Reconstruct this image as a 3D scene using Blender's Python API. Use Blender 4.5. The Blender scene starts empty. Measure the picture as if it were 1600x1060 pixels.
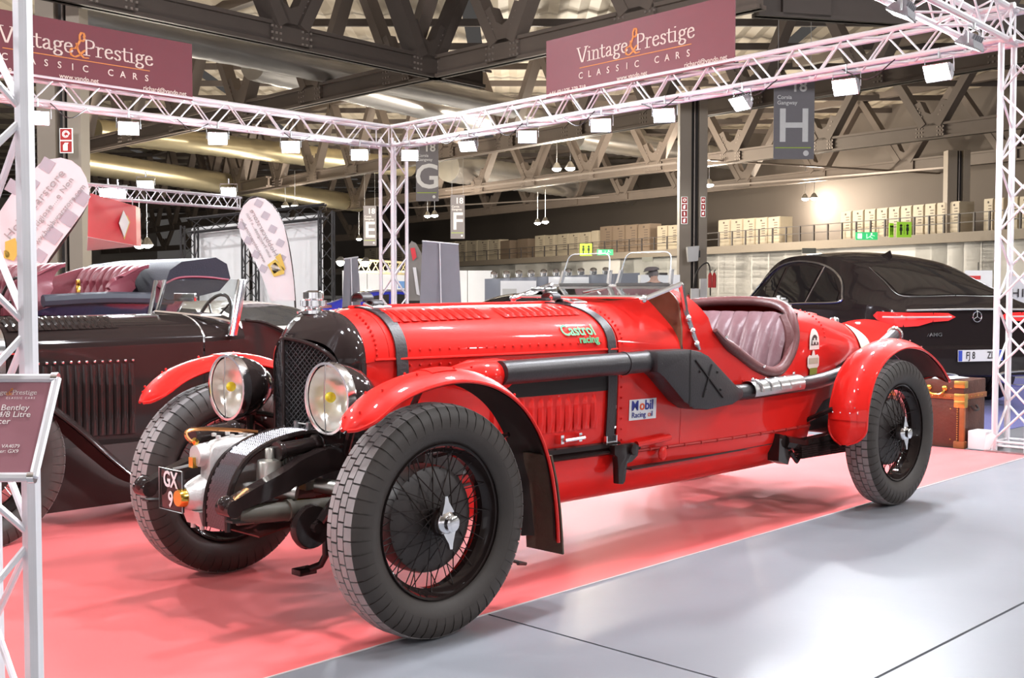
import bpy, bmesh, math, random
from mathutils import Vector, Matrix
random.seed(7)
PI = math.pi
sc = bpy.context.scene
C = sc.collection

# ------------------------------------------------------------------ camera, world, exposure
FPX, CH, PITCH = 1805.5, 1.2758, 0.04325
cd = bpy.data.cameras.new('camera'); cam = bpy.data.objects.new('camera', cd); C.objects.link(cam)
cam.location = (0, 0, CH); cam.rotation_euler = (PI/2 - PITCH, 0, 0)
cd.sensor_width = 36.0; cd.lens = 36.0*FPX/1600.0; cd.clip_end = 600; cd.clip_start = 0.05
sc.camera = cam
w = bpy.data.worlds.new('hall_air'); sc.world = w; w.use_nodes = True
w.node_tree.nodes['Background'].inputs[0].default_value = (1.0, 0.93, 0.88, 1)
w.node_tree.nodes['Background'].inputs[1].default_value = 0.05
vs = sc.view_settings
vs.view_transform = 'Standard'; vs.look = 'None'; vs.gamma = 1.0; vs.use_curve_mapping = False
vs.exposure = 0.55

# ------------------------------------------------------------------ axes of the stand (and of the red car)
YAW = 0.79857
AX = Vector((math.cos(YAW), math.sin(YAW), 0)); LAT = Vector((math.sin(YAW), -math.cos(YAW), 0))
ORG = Vector((-0.79924, 4.7026, 0))
def W(u, v, z=0.0):                       # stand frame: u along the cars, v across towards the aisle
    return ORG + AX*u + LAT*v + Vector((0, 0, z))
_c, _s = math.cos(PITCH), math.sin(PITCH)
def ray(px, py):
    a = (px-800)/FPX; b = (530-py)/FPX
    return Vector((a, _c+b*_s, -_s+b*_c))
def at(px, py, Y):                        # a photo direction at a real distance Y (metres)
    r = ray(px, py); return Vector((0, 0, CH)) + r*(Y/r.y)
def atz(px, py, z):                       # a photo direction at a real height z
    r = ray(px, py); return Vector((0, 0, CH)) + r*((z-CH)/r.z)

# ------------------------------------------------------------------ materials
MATS = {}
def mat(name, col, rough=0.5, metal=0.0, coat=0.0, var=0.06, nscale=6.0, bump=0.0, bscale=60.0, trans=0.0, ior=1.45, alpha=1.0, emit=0.0, ecol=None, spec=None, col2=None, sheen=0.0):
    if name in MATS: return MATS[name]
    m = bpy.data.materials.new(name); m.use_nodes = True
    nt = m.node_tree; b = nt.nodes['Principled BSDF']
    b.inputs['Roughness'].default_value = rough; b.inputs['Metallic'].default_value = metal
    b.inputs['Coat Weight'].default_value = coat; b.inputs['Coat Roughness'].default_value = 0.04
    b.inputs['Transmission Weight'].default_value = trans; b.inputs['IOR'].default_value = ior
    b.inputs['Alpha'].default_value = alpha
    if spec is not None: b.inputs['Specular IOR Level'].default_value = spec
    if sheen: b.inputs['Sheen Weight'].default_value = sheen
    c1 = (*col, 1); c2 = (*(col2 if col2 else [max(0, x*(1-var*2)) for x in col]), 1)
    tc = nt.nodes.new('ShaderNodeTexCoord'); n = nt.nodes.new('ShaderNodeTexNoise')
    n.inputs['Scale'].default_value = nscale; n.inputs['Detail'].default_value = 5.0
    mx = nt.nodes.new('ShaderNodeMix'); mx.data_type = 'RGBA'
    mx.inputs[6].default_value = c1; mx.inputs[7].default_value = c2
    nt.links.new(tc.outputs['Object'], n.inputs['Vector'])
    nt.links.new(n.outputs['Fac'], mx.inputs[0]); nt.links.new(mx.outputs[2], b.inputs['Base Color'])
    if bump:
        n2 = nt.nodes.new('ShaderNodeTexNoise'); n2.inputs['Scale'].default_value = bscale; n2.inputs['Detail'].default_value = 4
        bp = nt.nodes.new('ShaderNodeBump'); bp.inputs['Strength'].default_value = bump; bp.inputs['Distance'].default_value = 0.01
        nt.links.new(tc.outputs['Object'], n2.inputs['Vector']); nt.links.new(n2.outputs['Fac'], bp.inputs['Height'])
        nt.links.new(bp.outputs['Normal'], b.inputs['Normal'])
    if emit:
        b.inputs['Emission Color'].default_value = (*(ecol or col), 1); b.inputs['Emission Strength'].default_value = emit
    MATS[name] = m
    return m
RED = mat('red_paint', (.70, .016, .012), .40, coat=.65, var=.05, nscale=2, spec=.12)
REDIN = mat('red_paint_matt', (.45, .02, .015), .5)
BLK = mat('black_paint', (.026, .018, .017), .07, coat=0, var=.1, spec=.35)
BLKM = mat('black_satin', (.034, .025, .023), .45, var=.15, bump=.05)
RUB = mat('tyre_rubber', (.050, .040, .035), .55, var=.2, nscale=9, bump=.06, bscale=40)
RUBT = mat('tyre_tread_worn', (.34, .31, .305), .75, var=.2, nscale=14, bump=.15, bscale=60)
CHR = mat('chrome', (.90, .90, .92), .15, metal=1.0, var=.03)
STEEL = mat('brushed_steel', (.62, .62, .62), .28, metal=1.0, var=.1, nscale=20)
ALU = mat('truss_aluminium', (.86, .85, .88), .38, metal=.4, var=.10, nscale=12, bump=.05)
ALUC = mat('cast_aluminium', (.66, .64, .62), .45, metal=.5, var=.1, bump=.2, bscale=80)
BRASS = mat('brass', (.78, .50, .10), .2, metal=1.0, var=.08)
COPPER = mat('copper_pipe', (.75, .34, .14), .22, metal=1.0, var=.1)
EXH = mat('exhaust_black', (.030, .025, .027), .36, var=.2, bump=.12, bscale=90)
LEA = mat('oxblood_leather', (.10, .026, .027), .42, col2=(.16, .06, .06), nscale=5, bump=.25, bscale=50)
STRAP = mat('black_leather_strap', (.035, .028, .030), .42, var=.2, bump=.2, bscale=80)
WHITE = mat('white_paint', (.80, .79, .80), .5, var=.03)
CREAM = mat('cream_paint', (.78, .76, .62), .4, var=.03)
GREEN = mat('lettering_green', (.07, .34, .15), .5)
def glass(name, tint=(1, 1, 1), rough=0.0, f=.12, ior=1.45):
    """thin pane: mostly clear, with a fresnel-like share of gloss"""
    if name in MATS: return MATS[name]
    m = bpy.data.materials.new(name); m.use_nodes = True; nt = m.node_tree
    nt.nodes.remove(nt.nodes['Principled BSDF']); o = nt.nodes['Material Output']
    t = nt.nodes.new('ShaderNodeBsdfTransparent'); t.inputs[0].default_value = (*tint, 1)
    g = nt.nodes.new('ShaderNodeBsdfGlossy'); g.inputs['Roughness'].default_value = rough
    fr = nt.nodes.new('ShaderNodeFresnel'); fr.inputs[0].default_value = ior
    ad = nt.nodes.new('ShaderNodeMath'); ad.operation = 'ADD'; ad.inputs[1].default_value = f; ad.use_clamp = True
    mx = nt.nodes.new('ShaderNodeMixShader')
    nt.links.new(fr.outputs[0], ad.inputs[0]); nt.links.new(ad.outputs[0], mx.inputs[0])
    nt.links.new(t.outputs[0], mx.inputs[1]); nt.links.new(g.outputs[0], mx.inputs[2]); nt.links.new(mx.outputs[0], o.inputs[0])
    MATS[name] = m; return m
GLASS = glass('clear_glass', (.93, .95, .95), 0, .04)
GLASSD = glass('tinted_glass', (.10, .09, .09), 0, .05)
def lamp_mat(name, col, s):
    if name in MATS: return MATS[name]
    m = bpy.data.materials.new(name); m.use_nodes = True; b = m.node_tree.nodes['Principled BSDF']
    b.inputs['Base Color'].default_value = (.9, .9, .9, 1); b.inputs['Emission Color'].default_value = (*col, 1); b.inputs['Emission Strength'].default_value = s
    MATS[name] = m; return m

# ------------------------------------------------------------------ mesh building
class MB:
    def __init__(s, T=None): s.v = []; s.f = []; s.T = T
    def add(s, vs, fs):
        o = len(s.v)
        if s.T is not None: vs = [s.T(*p) for p in vs]
        s.v += [tuple(p) for p in vs]; s.f += [tuple(i+o for i in f) for f in fs]; return s
    def box(s, lo, hi):
        (a, b, c), (d, e, f) = lo, hi
        return s.add([(a,b,c),(d,b,c),(d,e,c),(a,e,c),(a,b,f),(d,b,f),(d,e,f),(a,e,f)],
                     [(0,3,2,1),(4,5,6,7),(0,1,5,4),(1,2,6,5),(2,3,7,6),(3,0,4,7)])
    def hexa(s, p):   # 8 points: bottom ring 4, top ring 4
        return s.add(p, [(0,3,2,1),(4,5,6,7),(0,1,5,4),(1,2,6,5),(2,3,7,6),(3,0,4,7)])
    def beam(s, a, b, wd, ht, up=(0,0,1)):
        a, b = Vector(a), Vector(b); d = (b-a).normalized(); up = Vector(up)
        r = d.cross(up)
        if r.length < 1e-5: r = d.cross(Vector((1,0,0)))
        r.normalize(); n = r.cross(d); r = r*wd/2; n = n*ht/2
        return s.hexa([a-r-n, a+r-n, b+r-n, b-r-n, a-r+n, a+r+n, b+r+n, b-r+n])
    def tube(s, pts, r, n=8, cap=True, closed=False):
        pts = [Vector(p) for p in pts]; k = len(pts)
        rs = r if isinstance(r, (list, tuple)) else [r]*k
        vs = []; ref = None
        for i, p in enumerate(pts):
            if closed: d = pts[(i+1) % k]-pts[i-1]
            else: d = (pts[min(i+1, k-1)]-pts[max(i-1, 0)])
            d.normalize()
            if ref is None:
                ref = d.orthogonal().normalized()
            else:
                ref = (ref - d*ref.dot(d)); ref = ref.normalized() if ref.length > 1e-6 else d.orthogonal().normalized()
            b = d.cross(ref)
            for j in range(n):
                a = 2*PI*j/n; vs.append(p+(ref*math.cos(a)+b*math.sin(a))*rs[i])
        fs = []
        m = k if closed else k-1
        for i in range(m):
            i2 = (i+1) % k
            for j in range(n):
                j2 = (j+1) % n; fs.append((i*n+j, i*n+j2, i2*n+j2, i2*n+j))
        if cap and not closed:
            fs.append(tuple(range(n))[::-1]); fs.append(tuple((k-1)*n+j for j in range(n)))
        return s.add(vs, fs)
    def lathe(s, prof, c=(0,0,0), axis=(0,0,1), n=24, close=False, cap=True):
        """prof: list of (radius, height along axis)"""
        c = Vector(c); ax = Vector(axis).normalized(); r0 = ax.orthogonal().normalized(); b = ax.cross(r0)
        if abs(ax.y) > .9: r0 = Vector((1,0,0)); b = ax.cross(r0)
        vs = []; fs = []; k = len(prof)
        for (r, hh) in prof:
            for j in range(n):
                a = 2*PI*j/n; vs.append(c+ax*hh+(r0*math.cos(a)+b*math.sin(a))*r)
        for i in range(k if close else k-1):
            i2 = (i+1) % k
            for j in range(n):
                j2 = (j+1) % n; fs.append((i*n+j, i*n+j2, i2*n+j2, i2*n+j))
        if not close and cap:
            if prof[0][0] > 1e-6: fs.append(tuple(range(n))[::-1])
            if prof[-1][0] > 1e-6: fs.append(tuple((k-1)*n+j for j in range(n)))
        return s.add(vs, fs)
    def grid(s, P, closed_u=False):
        """P[i][j] points -> quads"""
        a, b = len(P), len(P[0]); fs = []
        for i in range(a-1):
            for j in range(b if closed_u else b-1):
                j2 = (j+1) % b; fs.append((i*b+j, i*b+j2, (i+1)*b+j2, (i+1)*b+j))
        return s.add([p for r in P for p in r], fs)
    def prism(s, poly, d0, d1, fn=None):
        """poly of 2D points extruded from d0 to d1; fn(a,b,d)->xyz"""
        fn = fn or (lambda a, b, d: (a, d, b)); n = len(poly)
        vs = [fn(a, b, d0) for a, b in poly]+[fn(a, b, d1) for a, b in poly]
        return s.add(vs, [tuple(range(n))[::-1], tuple(range(n, 2*n))]+[(i, (i+1) % n, n+(i+1) % n, n+i) for i in range(n)])
    def ball(s, c, r, n=10, k=6, sc3=(1,1,1)):
        vs = []; fs = []
        for i in range(k+1):
            t = PI*i/k
            for j in range(n):
                a = 2*PI*j/n
                vs.append((c[0]+r*sc3[0]*math.sin(t)*math.cos(a), c[1]+r*sc3[1]*math.sin(t)*math.sin(a), c[2]+r*sc3[2]*math.cos(t)))
        for i in range(k):
            for j in range(n): fs.append((i*n+j, i*n+(j+1) % n, (i+1)*n+(j+1) % n, (i+1)*n+j))
        return s.add(vs, fs)
    def mesh(s, name, m, smooth=True, ang=40, solid=0, bevel=0):
        me = bpy.data.meshes.new(name); me.from_pydata(s.v, [], s.f)
        bm = bmesh.new(); bm.from_mesh(me)
        bmesh.ops.remove_doubles(bm, verts=bm.verts, dist=1e-5)
        bmesh.ops.dissolve_degenerate(bm, edges=bm.edges, dist=1e-6)
        if solid:
            bmesh.ops.recalc_face_normals(bm, faces=bm.faces)
            bmesh.ops.solidify(bm, geom=bm.faces[:], thickness=solid)
        if bevel: bmesh.ops.bevel(bm, geom=bm.edges[:], offset=bevel, segments=2, affect='EDGES', profile=.6)
        bmesh.ops.recalc_face_normals(bm, faces=bm.faces)
        if smooth:
            a = math.radians(ang)
            for f in bm.faces: f.smooth = True
            for e in bm.edges:
                if len(e.link_faces) == 2 and e.calc_face_angle(0) > a: e.smooth = False
        bm.to_mesh(me); bm.free()
        for x in (m if isinstance(m, (list, tuple)) else [m]): me.materials.append(x)
        return me
    def build(s, name, m, parent=None, **k):
        return obj(name, s.mesh(name, m, **k), parent)
def obj(name, me, parent=None, loc=None):
    o = bpy.data.objects.new(name, me); C.objects.link(o)
    if parent is not None: o.parent = parent
    if loc is not None: o.location = loc
    return o
def tag(o, label=None, cat=None, group=None, kind=None):
    if label: o['label'] = label
    if cat: o['category'] = cat
    if group: o['group'] = group
    if kind: o['kind'] = kind
    return o
def empty(name, loc=(0,0,0), rz=0.0, label=None, cat=None, group=None, kind=None):
    o = bpy.data.objects.new(name, None); C.objects.link(o); o.location = loc; o.rotation_euler = (0, 0, rz)
    o.empty_display_size = .1
    return tag(o, label, cat, group, kind)
def copy_tree(o, parent=None, **kw):
    c = o.copy(); C.objects.link(c); c.parent = parent
    for ch in o.children: copy_tree(ch, c)
    tag(c, **kw)
    return c
def interp(tab, x):
    if x <= tab[0][0]: return tab[0][1]
    for (a, b), (c, d) in zip(tab, tab[1:]):
        if x <= c:
            t = (x-a)/(c-a); return b+(d-b)*t
    return tab[-1][1]
def smooth_interp(tab, x):                 # Catmull-Rom through the table
    n = len(tab)
    if x <= tab[0][0]: return tab[0][1]
    if x >= tab[-1][0]: return tab[-1][1]
    for i in range(n-1):
        if x <= tab[i+1][0]:
            x0, y0 = tab[i]; x1, y1 = tab[i+1]; t = (x-x0)/(x1-x0)
            m0 = (tab[i+1][1]-tab[i-1][1])/(tab[i+1][0]-tab[i-1][0]) if i > 0 else (y1-y0)/(x1-x0)
            m1 = (tab[i+2][1]-tab[i][1])/(tab[i+2][0]-tab[i][0]) if i < n-2 else (y1-y0)/(x1-x0)
            hh = x1-x0; t2 = t*t; t3 = t2*t
            return (2*t3-3*t2+1)*y0+(t3-2*t2+t)*hh*m0+(-2*t3+3*t2)*y1+(t3-t2)*hh*m1
def spline(pts, n=8, closed=False):
    pts = [Vector(p) for p in pts]; k = len(pts); out = []
    for i in range(k if closed else k-1):
        p0 = pts[i-1] if (i > 0 or closed) else pts[0]*2-pts[1]; p1 = pts[i]; p2 = pts[(i+1) % k]
        p3 = pts[(i+2) % k] if (i+2 < k or closed) else pts[-1]*2-pts[-2]
        for j in range(n):
            t = j/n
            out.append(.5*((2*p1)+(p2-p0)*t+(2*p0-5*p1+4*p2-p3)*t*t+(3*p1-p0-3*p2+p3)*t**3))
    if not closed: out.append(pts[-1])
    return out
def text(name, body, size, m, parent=None, align='CENTER', bold=0.0, extrude=.0008, loc=(0,0,0), ux=(1,0,0), uy=(0,0,1), sx=1.0, space=1.0, shear=0.0):
    """flat lettering: ux = reading direction, uy = up direction of the letters"""
    cu = bpy.data.curves.new(name, 'FONT'); cu.body = body; cu.size = size; cu.align_x = align; cu.align_y = 'CENTER'
    cu.extrude = extrude; cu.offset = bold*size; cu.space_character = space; cu.shear = shear; cu.resolution_u = 3
    o = bpy.data.objects.new(name, cu); C.objects.link(o)
    dg = bpy.context.evaluated_depsgraph_get(); me = bpy.data.meshes.new_from_object(o.evaluated_get(dg))
    bpy.data.objects.remove(o); bpy.data.curves.remove(cu)
    me.name = name; me.materials.clear(); me.materials.append(m)
    ux = Vector(ux).normalized()*sx; uy = Vector(uy).normalized(); uz = ux.normalized().cross(uy)
    M = Matrix(((ux.x, uy.x, uz.x, loc[0]), (ux.y, uy.y, uz.y, loc[1]), (ux.z, uy.z, uz.z, loc[2]), (0, 0, 0, 1)))
    me.transform(M)
    return obj(name, me, parent)
# =================================================================== the red racing car
def TC(u, v, z): return (u, -v, z)
car = empty('vintage_racing_car', ORG, YAW, 'red open vintage racing car with black wire wheels and twin headlamps', 'car')
WT = [(.05,.245),(.17,.262),(.5,.31),(1.0,.367),(1.45,.408),(1.9,.446),(2.3,.475),(2.7,.487),(3.0,.483),(3.3,.465),(3.6,.43),(3.9,.375),(4.2,.30),(4.42,.21),(4.58,.10)]
ZT = [(.05,1.185),(.17,1.196),(.8,1.203),(1.45,1.207),(1.9,1.215),(2.3,1.215),(3.0,1.195),(3.3,1.175),(3.7,1.125),(4.1,1.06),(4.42,.985),(4.58,.90)]
ZB = [(.05,.98),(.17,.995),(1.45,.997),(1.9,.955),(1.903,.955),(1.904,1.03),(2.3,1.02),(3.0,.99),(3.5,.93),(4.0,.86),(4.58,.80)]
NN = [(.05,2.1),(1.45,2.2),(1.903,2.05),(1.904,4.2),(2.3,3.8),(3.0,3.0),(3.5,2.4),(4.58,2.1)]
ZL = [(.05,.49),(3.1,.495),(3.3,.62),(3.7,.68),(4.58,.72)]
NT, NS, NL = 16, 6, 8
def sec(u):
    wd = smooth_interp(WT, u); zt = smooth_interp(ZT, u); zb = interp(ZB, u); p = 2/interp(NN, u); zl = interp(ZL, u)
    hump = .052*max(0, min(1, (u-1.5)/.40))**1.5 if u < 1.9035 else 0
    if 1.9035 < u < 3.0: zt = interp([(1.903,1.305),(2.3,1.28),(3.0,1.195)], u)
    out = []
    for i in range(NT+1):
        a = PI/2*i/NT; v = wd*math.sin(a)**p; z = zb+(zt-zb)*max(0, math.cos(a))**p
        z += hump*math.exp(-((v-.21)/.10)**2)*max(0, math.cos(a))**.5
        out.append((v, z))
    kk = .965
    for i in range(1, NS+1):
        t = i/NS; out.append((wd*(1+(kk-1)*t*t), zb+(zl-zb)*t))
    zbot = .255 if u < 3.2 else zl-.05
    w2 = wd*kk
    for i in range(1, NL+1):
        a = PI/2*i/NL; out.append((w2*(.42+.58*math.cos(a)**.8), zl-(zl-zbot)*math.sin(a)**1.15))
    return out
HI, LI, BI = NT, NT+NS, NT+NS+NL
def shell(name, us, i0, i1, m, parent=car, off=0.0, thick=.006, cut=None, both=True):
    mb = MB(TC)
    for sgn in ((1, -1) if both else (1,)):
        P = []
        for u in us:
            S = sec(u)[i0:i1+1]
            if cut: S = cut(u, S)
            P.append([(u, sgn*(v+off), z) for v, z in S])
        mb.grid(P)
    return mb.build(name, m, parent, ang=45, solid=thick if thick else 0)
def lin(a, b, n): return [a+(b-a)*i/n for i in range(n+1)]
def side_z(u, z):
    """half width of the body at height z"""
    S = sec(u)
    for (v0, z0), (v1, z1) in zip(S[4:], S[5:]):
        if z1 <= z <= z0 and z0 > z1: return v0+(v1-v0)*(z0-z)/(z0-z1)
    return S[HI][0]
bonnet = shell('bonnet', lin(.17, 1.44, 22), 0, HI, RED)
def flat_cut(zlow):
    def f(u, S): 
        S = [p for p in S if p[1] > zlow+.004]; return (S+[(S[-1][0]-.001, zlow)])
    return f
bside = MB(TC)
for sg in (1, -1):
    P = []
    for u in lin(.06, 1.44, 20):
        wd = smooth_interp(WT, u); P.append([(u, sg*(wd-.002-.02*t*t), .992-(.992-.552)*t) for t in [i/6 for i in range(7)]])
    bside.grid(P)
bonnet_side = bside.build('bonnet_side', RED, car, solid=.005)
shell('nose_rim', lin(.06, .165, 4), 0, HI, RED, off=.004)
# piano hinge along the bonnet, centre hinge
hm = MB(TC)
for sg in (1, -1):
    hm.tube([(u, sg*(smooth_interp(WT, u)+.003), .993) for u in lin(.1, 1.44, 12)], .006, 6)
hm.tube([(u, 0, smooth_interp(ZT, u)+.004) for u in lin(.17, 1.44, 10)], .007, 6)
hm.build('bonnet_hinge', RED, car)
# rivets along the hinge, scuttle band and fairing
def rivets(name, pts, r, m, parent, T=TC):
    mb = MB(T)
    for p in pts: mb.ball(p, r, 6, 4)
    o = mb.build(name, m, parent); o['kind'] = 'stuff'; return o
rp = []
for u in lin(.22, 1.38, 24):
    wd = smooth_interp(WT, u)
    rp += [(u, wd+.002, .965), (u, wd*.995, 1.028)]
for i in range(5, HI, 1): 
    S = sec(1.475)[i]; rp.append((1.475, S[0]+.002, S[1]+.002))
for i in range(5, HI, 1):
    S = sec(.11)[i]; rp.append((.11, S[0]+.006, S[1]+.004))
for k in range(9): rp.append((1.47, smooth_interp(WT, 1.47)+.001, .56+.05*k))
for u in lin(1.9, 3.0, 11): rp.append((u, side_z(u, .80)+.002, .80-.02*(u-1.9)))
for i in range(6, 16): S = sec(3.28)[i]; rp.append((3.28, S[0]+.002, S[1]+.002))
rivets('body_rivets', rp, .006, RED, car)
# louvres of the bonnet top: two groups each side, each louvre its own piece
def louvre_mesh(L, wdt, hgt, m, name='louvre'):
    mb = MB(); n = 6; P = []
    for i in range(n+1):
        t = i/n; e = min(1, 4*t, 4*(1-t)); a = []
        for j in range(5):
            s = j/4; a.append(((s-.5)*wdt, (t-.5)*L, hgt*math.sin(PI*min(1, s*1.35) if s < .74 else PI)*e**.6))
        P.append(a)
    mb.grid(P); return mb.mesh(name, m, solid=.0)
LM = louvre_mesh(.115, .042, .013, RED)
def put(me, name, parent, p, xdir, ydir):
    x = Vector(xdir).normalized(); y = Vector(ydir); y = (y-x*y.dot(x)).normalized(); zz = x.cross(y)
    o = obj(name, me, parent)
    o.matrix_local = Matrix(((x.x, y.x, zz.x, p[0]), (x.y, y.y, zz.y, p[1]), (x.z, y.z, zz.z, p[2]), (0,0,0,1))); return o
for (ua, ub, n) in ((.26, .74, 11), (.86, 1.30, 11)):
    for u in lin(ua, ub, n-1):
        for sg in (1, -1):
            S = sec(u); i = 6; (v0, z0), (v1, z1) = S[4], S[8]
            c = S[6]
            put(LM, 'louvre', bonnet, TC(u, sg*c[0], c[1]+.001), (1, 0, 0), (0, v1-v0, sg*(z0-z1)))
LS = louvre_mesh(.175, .048, .014, RED)
for u in lin(.70, 1.30, 11):
    wd = smooth_interp(WT, u)
    put(LS, 'louvre', bonnet_side, TC(u, wd-.010, .715), (1, 0, 0), (0, 0, 1))
for u in lin(.14, .5, 7):
    wd = smooth_interp(WT, u)
    put(LS, 'louvre', bonnet_side, TC(u, wd-.010, .715), (1, 0, 0), (0, 0, 1))
# chassis strips and lower body
lower = shell('lower_body_panel', lin(.30, 3.13, 30), LI, BI, RED)
mb = MB(TC)
for sg in (1, -1):
    mb.grid([[(u, sg*(smooth_interp(WT, u)-.012), .555), (u, sg*(smooth_interp(WT, u)+.004), .549), (u, sg*(smooth_interp(WT, u)+.004), .528), (u, sg*(smooth_interp(WT, u)-.014), .522), (u, sg*(smooth_interp(WT, u)-.016), .488)] for u in lin(.3, 1.46, 12)])
mb.build('chassis_rail', BLK, car, solid=.004)
mb = MB(TC)
for sg in (1, -1): mb.tube([(u, sg*(smooth_interp(WT, u)+.016), .497+.012*(u-.3)) for u in lin(.3, 1.58, 8)], .008, 6)
mb.build('brake_rod', BLK, car)
mb = MB(TC)
for sg in (1, -1): mb.tube([(u, sg*(smooth_interp(WT, u)*.965+.004), .494) for u in lin(1.46, 3.12, 16)], .007, 6)
for u in lin(1.55, 3.1, 12):
    for sg in (1, -1): mb.ball((u, sg*(smooth_interp(WT, u)*.965+.008), .494), .010, 6, 4)
mb.build('side_beading', REDIN, car)
# scuttle with two humps
shell('scuttle', lin(1.45, 1.902, 12), 0, LI, RED)
ZC = [(1.90,1.30),(1.94,1.285),(2.0,1.232),(2.06,1.178),(2.11,1.128),(2.14,1.06),(2.24,1.0),(2.35,.945),(2.5,.872),(2.63,.826),(2.70,.822),(2.77,.838),(2.83,.868),(2.88,.92),(2.92,.985),(2.945,1.05)]
def cockpit_cut(u, S):
    zc = interp(ZC, u)
    k = next((i for i in range(1, len(S)) if S[i][1] < zc and S[i][0] > .05), None)
    (v0, z0), (v1, z1) = S[k-1], S[k]; t = 0 if z0 <= zc else (z0-zc)/(z0-z1)
    p = (v0+(v1-v0)*t, min(zc, z0)); rest = [p]+S[k:]
    # resample to 12 points
    L = [0]
    for a, b in zip(rest, rest[1:]): L.append(L[-1]+math.hypot(a[0]-b[0], a[1]-b[1]))
    out = []
    for q in range(13):
        d = L[-1]*q/12; i = next(i for i in range(1, len(L)) if L[i] >= d-1e-9)
        f = 0 if L[i] == L[i-1] else (d-L[i-1])/(L[i]-L[i-1])
        out.append((rest[i-1][0]+(rest[i][0]-rest[i-1][0])*f, rest[i-1][1]+(rest[i][1]-rest[i-1][1])*f))
    return out
shell('cockpit_side', lin(1.906, 2.945, 46), 1, LI, RED, cut=cockpit_cut)
mb = MB(TC)
for sg in (1, -1):
    P = []
    for i in range(33):
        s = i/32; row = []
        for j in range(LI+1):
            u0 = 2.945 + .19*max(0, 1-j/HI)**1.0
            u = u0+(4.58-u0)*s; v, z = sec(u)[j]; row.append((u, sg*v, z))
        P.append(row)
    mb.grid(P)
tail = mb.build('tail', RED, car, ang=45, solid=.005)
mb = MB(TC)      # floor of the tail and end cap
for sg in (1, -1):
    P = []
    for u in lin(3.1, 4.58, 16):
        S = sec(u)[LI]; P.append([(u, sg*S[0]*t, S[1]-.03*(1-t)) for t in (1, .6, .3, 0)])
    mb.grid(P)
S = sec(4.58); mb.add([(4.585, s*v, z) for s in (1,) for v, z in S[:LI+1]]+[(4.585, -v, z) for v, z in S[LI:0:-1]], [tuple(range(2*LI+1))])
mb.build('tail_underside', REDIN, car)
# cream roundel wrapped round the tail
mb = MB(TC); P = []
for i in range(9):
    row = []; s = i/8
    for j in range(6, HI+3):
        jj = (j-6)/(HI+2-6); half = .135*math.sqrt(max(0, 1-(2*jj-1)**2))+.004
        u = 3.99-half+2*half*s; v, z = sec(u)[j]; row.append((u, v+.008, z+.004))
    P.append(row)
mb.grid(P); tag(mb.build('cream_number_disc', CREAM, car, solid=.002), 'plain cream disc on the tail side')
# red upright panel at the very back
mb = MB(TC); P = []
for i in range(9):
    a = i/8; P.append([(4.50+.20*math.sin(a*1.4), v, .80+.26*a*(1-.35*(abs(v)/.3)**2)) for v in lin(-.26, .26, 8)])
mb.grid(P); mb.build('tail_panel', RED, car, solid=.02)
# filler caps on the tail
mb = MB(TC); mb.box((3.52,-.10,1.165),(3.66,.02,1.18)); mb.box((3.54,-.09,1.18),(3.65,.0,1.212)); mb.box((3.52,-.005,1.165),(3.535,.02,1.235)); mb.box((3.56,-.08,1.212),(3.64,-.01,1.222))
mb.build('rear_mirror_mount', CHR, car, bevel=.003)
mb = MB(TC); mb.lathe([(.0,.0),(.085,.0),(.085,.02),(.07,.045),(.03,.055),(0,.055)], (3.95,-.05,1.07), (0,0,1), 20)
mb.build('fuel_filler_cap', RED, car)
mb = MB(TC); mb.lathe([(.03,.0),(.03,.03),(.02,.04),(0,.04)], (4.13,.06,1.05), (0,0,1), 12); mb.build('breather_cap', CHR, car)
# --- nose: black cowl and veed mesh grille
mb = MB(TC); P = []
for i in range(11):
    s = i/10; row = []
    back = sec(.06)[:HI+1]
    for j in range(HI+1):
        t = j/HI; v1, z1 = back[j]
        a = PI/2*t; vf = .215*math.sin(a)**.62; zf = .955+.125*math.cos(a)**.9
        uf = -.150+.105*(vf/.215)
        e = math.sin(s*PI/2)
        bulge = .018*math.sin(PI*s)
        row.append((uf+(.064-uf)*s, vf+(v1+.002-vf)*e+bulge*math.sin(a), zf+(z1-zf)*(e**.8)+bulge*math.cos(a)))
    for j in range(1, 7):
        t = j/6; vf = .215; zf = .955-.255*t; v1 = back[-1][0]; z1 = back[-1][1]-(back[-1][1]-.66)*t
        e = math.sin(s*PI/2); row.append((-.045+(.064+.045)*s, vf+(v1+.002-vf)*e, zf+(z1-zf)*e))
    P.append(row)
mb.grid(P); mb.grid([[(u, -v, z) for u, v, z in r] for r in P])
nose = mb.build('nose_cowl', BLK, car, ang=50, solid=.004)
def grille_outline(v):   # top of the grille at half width v
    a = abs(v)/.215; return .955+.125*max(0, 1-a**(1/.62*1.0))**.5
mb = MB(TC)              # dark core behind the mesh
for sg in (1, -1):
    mb.grid([[(-.135+.105*v/.215, sg*v, .695+(grille_outline(v)-.70)*t) for t in [k/6 for k in range(7)]] for v in lin(0, .213, 8)])
mb.build('radiator_core', mat('radiator_dark', (.006,.005,.005), .7), car)
mb = MB(TC)              # woven diagonal mesh
def gp(v, z, o=0): return (-.152+.105*abs(v)/.215-o, v, z)
st = .0225
for sg in (1, -1):
    for d in (1, -1):
        k = -30
        while k < 60:
            # diagonal strand: z = z0 + d*(v)
            seg = []
            for i in range(45):
                v = .213*i/44; z = .70+k*st+d*v*1.25
                if .695 <= z <= grille_outline(v)-.004: seg.append(gp(sg*v, z, .003 if (i+k) % 2 else 0))
            if len(seg) > 1: mb.tube([seg[0], seg[len(seg)//2], seg[-1]], .0022, 4, cap=False)
            k += 1
gm = mb.build('grille_mesh', mat('mesh_wire', (.09,.085,.09), .35, metal=.8), car); gm['kind'] = 'stuff'
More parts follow.
